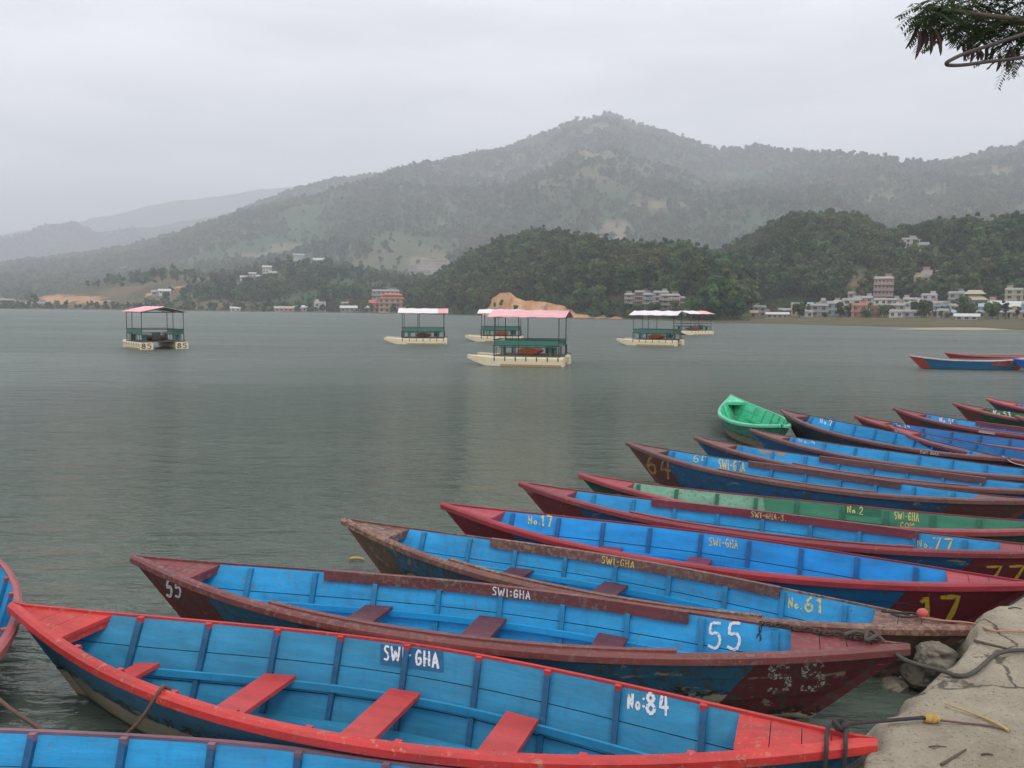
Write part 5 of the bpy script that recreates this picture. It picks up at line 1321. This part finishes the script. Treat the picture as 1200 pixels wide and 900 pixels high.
for p in polys:
    o_ = len(vs); vs += [Vector(q) for q in p]; es += [(o_ + i, o_ + (i + 1) % len(p)) for i in range(len(p))]
V_, _, F_, *_r = delaunay_2d_cdt(vs, es, [], 0, 1e-5)
lk = MB(); keep = []
for f in F_:
    c = sum((V_[i] for i in f), Vector((0, 0))) / len(f)
    if not any(abs(c.x - p[:, 0].mean()) < 4 and abs(c.y - p[:, 1].mean()) < 4 and inside(c, p) for p in polys): keep.append(tuple(f))
lk.add([(v.x, v.y, 0) for v in V_], keep)
tag(lk.build('water', WATER), 'grey green rippled lake water', None, None, 'structure')

# ------------------------------------------------------------------ ropes, cables, chain
ROPE_D = plain('dark_rope', (0.055, 0.050, 0.048), 0.9, 0.3, 60, 0.5)
ROPE_B = plain('brown_rope', (0.17, 0.105, 0.085), 0.9, 0.3, 60, 0.5)
ROPE_G = plain('grey_cable', (0.085, 0.078, 0.066), 0.8, 0.25, 30, 0.3)
ROPE_O = plain('orange_cord', (0.42, 0.20, 0.13), 0.9, 0.2, 60)
ROPE_Y = plain('yellow_twine', (0.50, 0.34, 0.10), 0.9, 0.25, 60, 0.4)
IRONC = plain('rusty_chain', (0.075, 0.050, 0.04), 0.6, 0.4, 30)
def W(num, x, y, z):
    return MATS[num][2] @ Vector((x, y, z))
def rope(name, pts, rad, mat, label, cat='rope', n=9, parent=None):
    P = smooth_path(pts, n)
    o = MB().tube(P, rad, 8).build(name, mat, parent, True)
    if parent is None: tag(o, label, cat)
    return o
def tip(num, e, dx=0.0, dy=0.0, dz=0.0):
    s = MATS[num][1]; q = e * (1 - dx / (s.L / 2))
    return W(num, q * s.L / 2, dy, s.He - (s.He - float(s.zt(q))) + dz)
def bv(px, py, up=0.012): return Vector(bz(px, py)) + Vector((0, 0, up))
# boat 84's black mooring loops and line
s84 = MATS['84'][1]
o = empty('mooring_rope', tip('84', -1, 0.18), 'black mooring rope looped round the red tip of boat 84, tied with yellow twine', 'rope')
bpy.context.view_layer.update()
inv = Matrix.Translation(-o.location)
def sub(name, pts, rad, mat, n=9): MB().tube([inv @ p for p in smooth_path(pts, n)], rad, 8).build(name, mat, o, True)
for dx, w in ((0.13, .085), (0.22, .14)):
    q = -(1 - dx / (s84.L / 2)); x = q * s84.L / 2; z = float(s84.zt(q)); b = float(s84.bt(q)) + .05
    sub('loop', [W('84', x, -b, z - .02), W('84', x, -b * .4, z + .035), W('84', x + .01, b * .5, z + .032), W('84', x + .01, b + .012, z + .012), W('84', x + .015, b + .02, z - .10), W('84', x + .03, b * .9, z - .3), W('84', x + .05, b * .7, z - .46)], .011, ROPE_D)
k0 = tip('84', -1, 0.16, -.06, .05)
sub('knot', [k0 + Vector((.03 * math.cos(a), .03 * math.sin(a), .012 * math.sin(2.3 * a))) for a in np.linspace(0, 12, 20)], .014, ROPE_D, 3)
m1 = bv(1085, 847, .03)
sub('line', [k0, k0.lerp(m1, .5) + Vector((0, 0, .0)), m1], .010, ROPE_D)
sub('line', [k0 + Vector((.0, .03, -.01)), k0.lerp(m1, .5) + Vector((.01, .02, -.012)), m1 + Vector((.01, .012, -.004))], .008, ROPE_B)
for k in range(9):
    c = bv(1084 + 1.7 * k, 847.5, .026); sub('twine', [c + Vector((.004 * math.sin(3 * a + k), (.018 + .004 * (k % 3)) * math.cos(a), (.016 + .004 * (k % 2)) * math.sin(a))) for a in np.linspace(0, 6.3, 9)], .0055, ROPE_Y, 2)
sub('line', [bv(1098, 848, .02), bv(1130, 850, .012), bv(1160, 853, .010), bv(1184, 858, .008)], .006, ROPE_B)
# boat 55: chain along the deck edge, knot and grey cable that snakes over the bank
s55 = MATS['55'][1]
ch = empty('mooring_chain', tip('55', -1, .9, -.2, .05), 'rusty chain lying along the far edge of the peeling end of boat 55', 'chain')
inv2 = Matrix.Translation(-ch.location); CP = []
for k in range(24):
    q = -(0.70 + 0.24 * k / 23); x = q * s55.L / 2
    CP.append(W('55', x, -float(s55.bt(q)) + .03 + .012 * math.sin(k * 1.1), float(s55.zt(q)) + .026))
CP = [W('55', -.70 * s55.L / 2 + .02, -float(s55.bt(.70)) + .05, float(s55.zt(.7)) - .12), W('55', -.70 * s55.L / 2 + .01, -float(s55.bt(.70)) + .045, float(s55.zt(.7)) - .05)] + CP
for k in range(len(CP) - 1):
    a, b = CP[k], CP[k + 1]; d = (b - a).normalized(); n1 = d.orthogonal().normalized(); n1 = n1 if k % 2 else d.cross(n1); c = (a + b) / 2
    MB().tube([inv2 @ (c + d * .032 * math.cos(t) + n1 * .015 * math.sin(t)) for t in np.linspace(0, 2 * math.pi, 13)], .0055, 6, caps=False).build('chain_link', IRONC, ch, True)
kt = tip('55', -1, .22, -.03, .04)
rope('cable', [kt + Vector((-.16, .04, .0)), kt + Vector((-.07, .05, .02)), kt, kt + Vector((.02, -.04, .03)), kt + Vector((-.05, -.05, .0)), kt + Vector((-.0, .02, .045)), kt + Vector((.10, -.03, -.04)), (kt + bv(1106, 790)) / 2 + Vector((0, 0, -.04)), bv(1107, 790, .016), bv(1118, 794, .016), bv(1131, 795, .018),
               bv(1143, 790, .02), bv(1153, 782, .022), bv(1165, 772, .022), bv(1180, 767, .022), bv(1200, 766, .022), bv(1226, 768, .022)], .0135, ROPE_G, 'thick grey cable snaking from the end of boat 55 over the concrete', 'cable')
t61 = tip('61', -1, .02, 0, .03)
rope('cord', [tip('61', -1, .42, -.05, .03), tip('61', -1, .25, .0, .03), t61, bv(1160, 741, .014), bv(1180, 742, .014), bv(1205, 743, .014)], .007, ROPE_O, 'thin orange cord running from the tip of boat 61 across the concrete', 'cord')
ball = tip('61', -1, .34, -.05, .055)
mb = MB(); mb.tube([ball + Vector((.042 * math.cos(t), 0, 0)) for t in np.linspace(math.pi, 0, 9)], [max(.005, .038 * math.sin(t)) for t in np.linspace(0, math.pi, 9)], 10)
tag(mb.build('buoy', plain('float_red', (0.52, 0.10, 0.09), 0.5), None, True), 'small red round float lying on the brown end of boat 61', 'float')
rope('cord', [tip('61', -1, .62, -.08, .028), tip('61', -1, .5, -.03, .045), tip('61', -1, .42, -.09, .035), tip('61', -1, .36, -.04, .04), tip('61', -1, .46, .02, .035), tip('61', -1, .55, -.03, .03)], .009, ROPE_D, 'tangled dark cord heaped beside the small red float', 'cord')
# ropes at the left between the boats
s0 = MATS['B0'][1]
q = .37
g84 = W('84', q * s84.L / 2, float(s84.bt(q)) + .02, float(s84.zt(q)) + .03)
e0 = W('B0', .60 * s0.L / 2, -float(s0.bt(.6)) + .06, float(s0.zt(.6)) + .03)
def tp(px, py, d):
    r = ray(px, py); t = d / r[1]; return Vector(r * t) + Vector((0, 0, CAMH))
e0 = tp(110, 866, 4.86)
rope('rope', [W('84', q * s84.L / 2 + .02, float(s84.bt(q)) - .12, float(s84.zt(q)) - .06), W('84', q * s84.L / 2 + .01, float(s84.bt(q)) - .03, float(s84.zt(q)) + .027), g84, g84.lerp(e0, .35) + Vector((0, 0, -.10)), g84.lerp(e0, .7) + Vector((0, 0, -.10)), e0, e0 + Vector((-.03, -.02, -.25))], .011, ROPE_B, 'brown rope slung from the red gunwale of boat 84 to the closest blue boat')
a0 = Vector((-3.3, 4.98, .62)); a1 = tp(56, 864, 4.9)
rope('rope', [a0, a0.lerp(a1, .5) + Vector((0, 0, -.03)), a1, a1 + Vector((.06, -.02, -.25))], .012, ROPE_B, 'brown rope from the boat at the left edge to the closest blue boat')
# tie of the dark boat with the rounded outline
rope('cord', [tip('10', -1, .1, 0, .03), (tip('10', -1, .1, 0, .03) + Vector(at(1200, 546, .45))) / 2 + Vector((0, 0, -.03)), Vector(at(1200, 546, .45)), Vector(at(1215, 552, .3))], .008, plain('pale_cord', (0.45, 0.42, 0.36), .9), 'pale cord running from the end of the dark rounded boat to the right', 'cord')
tag(MB().tube(smooth_path([Vector(at(410, 655, .02)), Vector(at(418, 654, .035)), Vector(at(428, 656, .015))], 4), [.01, .02, .024, .02, .02, .02, .016, .012, .006], 6).build('driftwood', STRAW, None, True), 'short pale piece of driftwood floating left of boat 61', 'driftwood')

# ------------------------------------------------------------------ the tree over the bank: trunk outside the view, one bough reaches in
TX, TY = 6.6, 5.4
ot = empty('tree', (TX, TY, 0.6), 'tree on the bank, its leafy bough with brown pods in the top corner', 'tree')
LEAFD = leaf_mat('pod_tree_leaf', (0.045, 0.085, 0.045), (0.085, 0.13, 0.065), (0.07, 0.10, 0.05), glow=0.45)
PODM = plain('seed_pod', (0.060, 0.032, 0.030), 0.6, 0.35, 10)
PODR = plain('young_pod', (0.16, 0.05, 0.055), 0.6, 0.3, 10)
def tp(px, py, d):
    r = ray(px, py); t = d / r[1]; return Vector(r * t) + Vector((0, 0, CAMH))
tb = MB(); loc = Vector((TX, TY, 0.6))
tb.tube(smooth_path([Vector((0, 0, -.5)), Vector((.03, .05, 1.2)), Vector((-.1, .1, 2.6)), Vector((-.05, .2, 4.2)), Vector((.2, .3, 6.0))], 6), [.21, .19, .18, .17, .165, .16, .16, .155, .15, .15, .145, .14, .135, .13, .12, .11, .1, .1, .09, .085, .08, .075, .07, .06, .05], 10)
A = Vector((TX - .1, TY + .1, 3.2)) - loc
boughs = []
ends = [tp(1085, 8, 5.6), tp(1130, -12, 5.9), tp(1150, 25, 6.1), tp(1185, 40, 6.0), tp(1215, 20, 5.8), tp(1250, 60, 6.2), tp(1180, -40, 5.7), tp(1260, -60, 5.6), tp(1330, -20, 6.4)]
for k, e in enumerate(ends):
    e = e - loc; m = A.lerp(e, .55) + Vector((0, 0, .32 + .05 * (k % 3)))
    path = smooth_path([A + Vector((0, 0, .04 * k)), m, e], 8); boughs.append(path)
    tb.tube(path, [.05 - .042 * i / (len(path) - 1) for i in range(len(path))], 6)
tb.build('trunk', BARK, ot, True)
r = random.Random(5); lf = MB()
def leaflet(p, d, up, L, w):
    s_ = d.cross(up).normalized(); lf.add([p, p + d * L * .5 + s_ * w, p + d * L + up * (-.15 * L), p + d * L * .5 - s_ * w], [(0, 1, 2, 3)])
def frond(base, d, L):
    """feathery leaf: a drooping stalk with small leaflets on both sides"""
    d = (d.normalized() + Vector((r.gauss(0, .25), r.gauss(0, .25), r.gauss(0, .25)))).normalized(); side = d.cross(Vector((0, 0, 1))); side = side.normalized() if side.length > .01 else Vector((1, 0, 0))
    n = int(L / .017); p = Vector(base)
    for i in range(n):
        f = i / n; dd = (d + Vector((0, 0, -1.0 * f))).normalized(); p = p + dd * L / n
        for sg in (-1, 1):
            leaflet(p, (side * sg + dd * .5 + Vector((0, 0, -.25 + r.uniform(-.15, .15)))).normalized(), Vector((0, 0, 1)), .050 * (1 - .5 * abs(f - .4)) * r.uniform(.6, 1.2), .0075)
hang = [tp(*a) - loc for a in ((1077, 26, 5.6), (1083, 30, 5.6), (1088, 22, 5.6), (1098, 28, 5.65), (1104, 36, 5.7), (1095, 14, 5.6), (1110, 22, 5.7), (1118, 12, 5.8), (1118, 34, 5.8), (1130, 24, 5.8), (1125, 42, 5.9), (1138, 36, 5.9), (1148, 20, 6.0), (1150, 46, 6.0), (1160, 34, 6.0), (1172, 22, 6.0), (1172, 48, 6.0),
        (1186, 34, 6.0), (1198, 46, 6.0), (1140, 8, 5.9), (1160, 6, 5.9), (1182, 8, 5.9), (1198, 14, 5.9), (1128, 0, 5.8), (1210, 30, 6.0), (1186, 60, 6.1), (1198, 66, 6.1))]
for k_, h in enumerate(hang):
    for k in range(11):
        a = r.uniform(0, 6.28); frond(h + Vector((r.uniform(-.06, .06), r.uniform(-.16, .16), r.uniform(-.02, .07))), Vector((math.cos(a), math.sin(a), r.uniform(-.2, .5))), r.uniform(.10, .17) if k_ < 7 else r.uniform(.12, .22))
for path in boughs:
    for i in range(6, len(path)):
        for k in range(4):
            a = r.uniform(0, 6.28); frond(path[i], Vector((math.cos(a), math.sin(a), r.uniform(0, .6))), r.uniform(.15, .28))
for k in range(420):        # the rest of the crown, over and right of the frame
    p = Vector((r.gauss(.3, 1.3), r.gauss(.3, 1.3), r.uniform(3.4, 6.6)))
    w_ = p + loc; q = proj(np.array(w_))
    if w_.y > 0.5 and q[0] < 1215 and q[1] > -30: continue
    a = r.uniform(0, 6.28); frond(p, Vector((math.cos(a), math.sin(a), r.uniform(0, .5))), r.uniform(.2, .35))
lf.build('crown', LEAFD, ot)
def pod(px, py, L, mat, lean):
    p = tp(px + r.uniform(-2, 2), py + r.uniform(-3, 3), (5.62 if px < 1110 else 5.9) + r.uniform(-.12, .12)) - loc; mb = MB(); L *= r.uniform(.6, .95); lean += r.uniform(-.12, .12)
    P = [p + Vector((lean * L * t + .012 * math.sin(3 * t), .01 * t, -L * t)) for t in np.linspace(0, 1, 9)]
    rings = []
    for i, c in enumerate(P):
        w = .002 + .0115 * math.sin(math.pi * min(1, .08 + i / 8 * .92)) ** .6; th_ = .005
        rings.append([c + Vector((w, 0, 0)), c + Vector((w * .4, th_, 0)), c + Vector((-w * .4, th_, 0)), c + Vector((-w, 0, 0)), c + Vector((-w * .4, -th_, 0)), c + Vector((w * .4, -th_, 0))])
    mb.sweep(rings); mb.build('seed_pod', mat, ot, True)
for px, py, L, ln in ((1078, 30, .20, -.45), (1077, 34, .19, -.2), (1082, 34, .19, -.1), (1085, 33, .18, .05), (1088, 34, .19, .0), (1092, 33, .16, .12), (1095, 32, .18, .2), (1098, 34, .17, .3), (1088, 3, .12, -.8), (1101, 6, .15, -.25), (1106, 4, .14, -.2),
                      (1128, 52, .12, .1), (1133, 54, .11, .2), (1138, 52, .13, .1), (1143, 55, .10, .25), (1156, 54, .15, -.1), (1163, 58, .14, -.25), (1171, 62, .16, -.2), (1180, 62, .16, .1), (1184, 58, .13, .25), (1150, 60, .10, .1), (1192, 60, .1, .2)):
    pod(px, py, L, PODM, ln)
for px, py, L, ln in ((1111, 0, .12, .35), (1114, 4, .11, .3), (1117, 6, .10, .2)): pod(px, py, L, PODR, ln)
P = [tp(*a) for a in ((1420, -40, 5.6), (1300, 8, 5.3), (1200, 40, 5.15), (1160, 53, 5.1), (1130, 63, 5.05), (1113, 71, 5.0), (1109, 74.5, 5.0), (1113, 76.5, 5.02), (1130, 76, 5.05), (1160, 72, 5.1), (1200, 67, 5.2), (1300, 48, 5.3), (1420, 20, 5.6))]
oc = MB().tube(smooth_path(P, 8), .0105, 8).build('bent_cable', plain('cable_grey', (0.07, 0.06, 0.056), 0.7, 0.3, 12, 0.2), None, True)
tag(oc, 'grey bent cable looping out from the tree in the top right corner', 'cable')
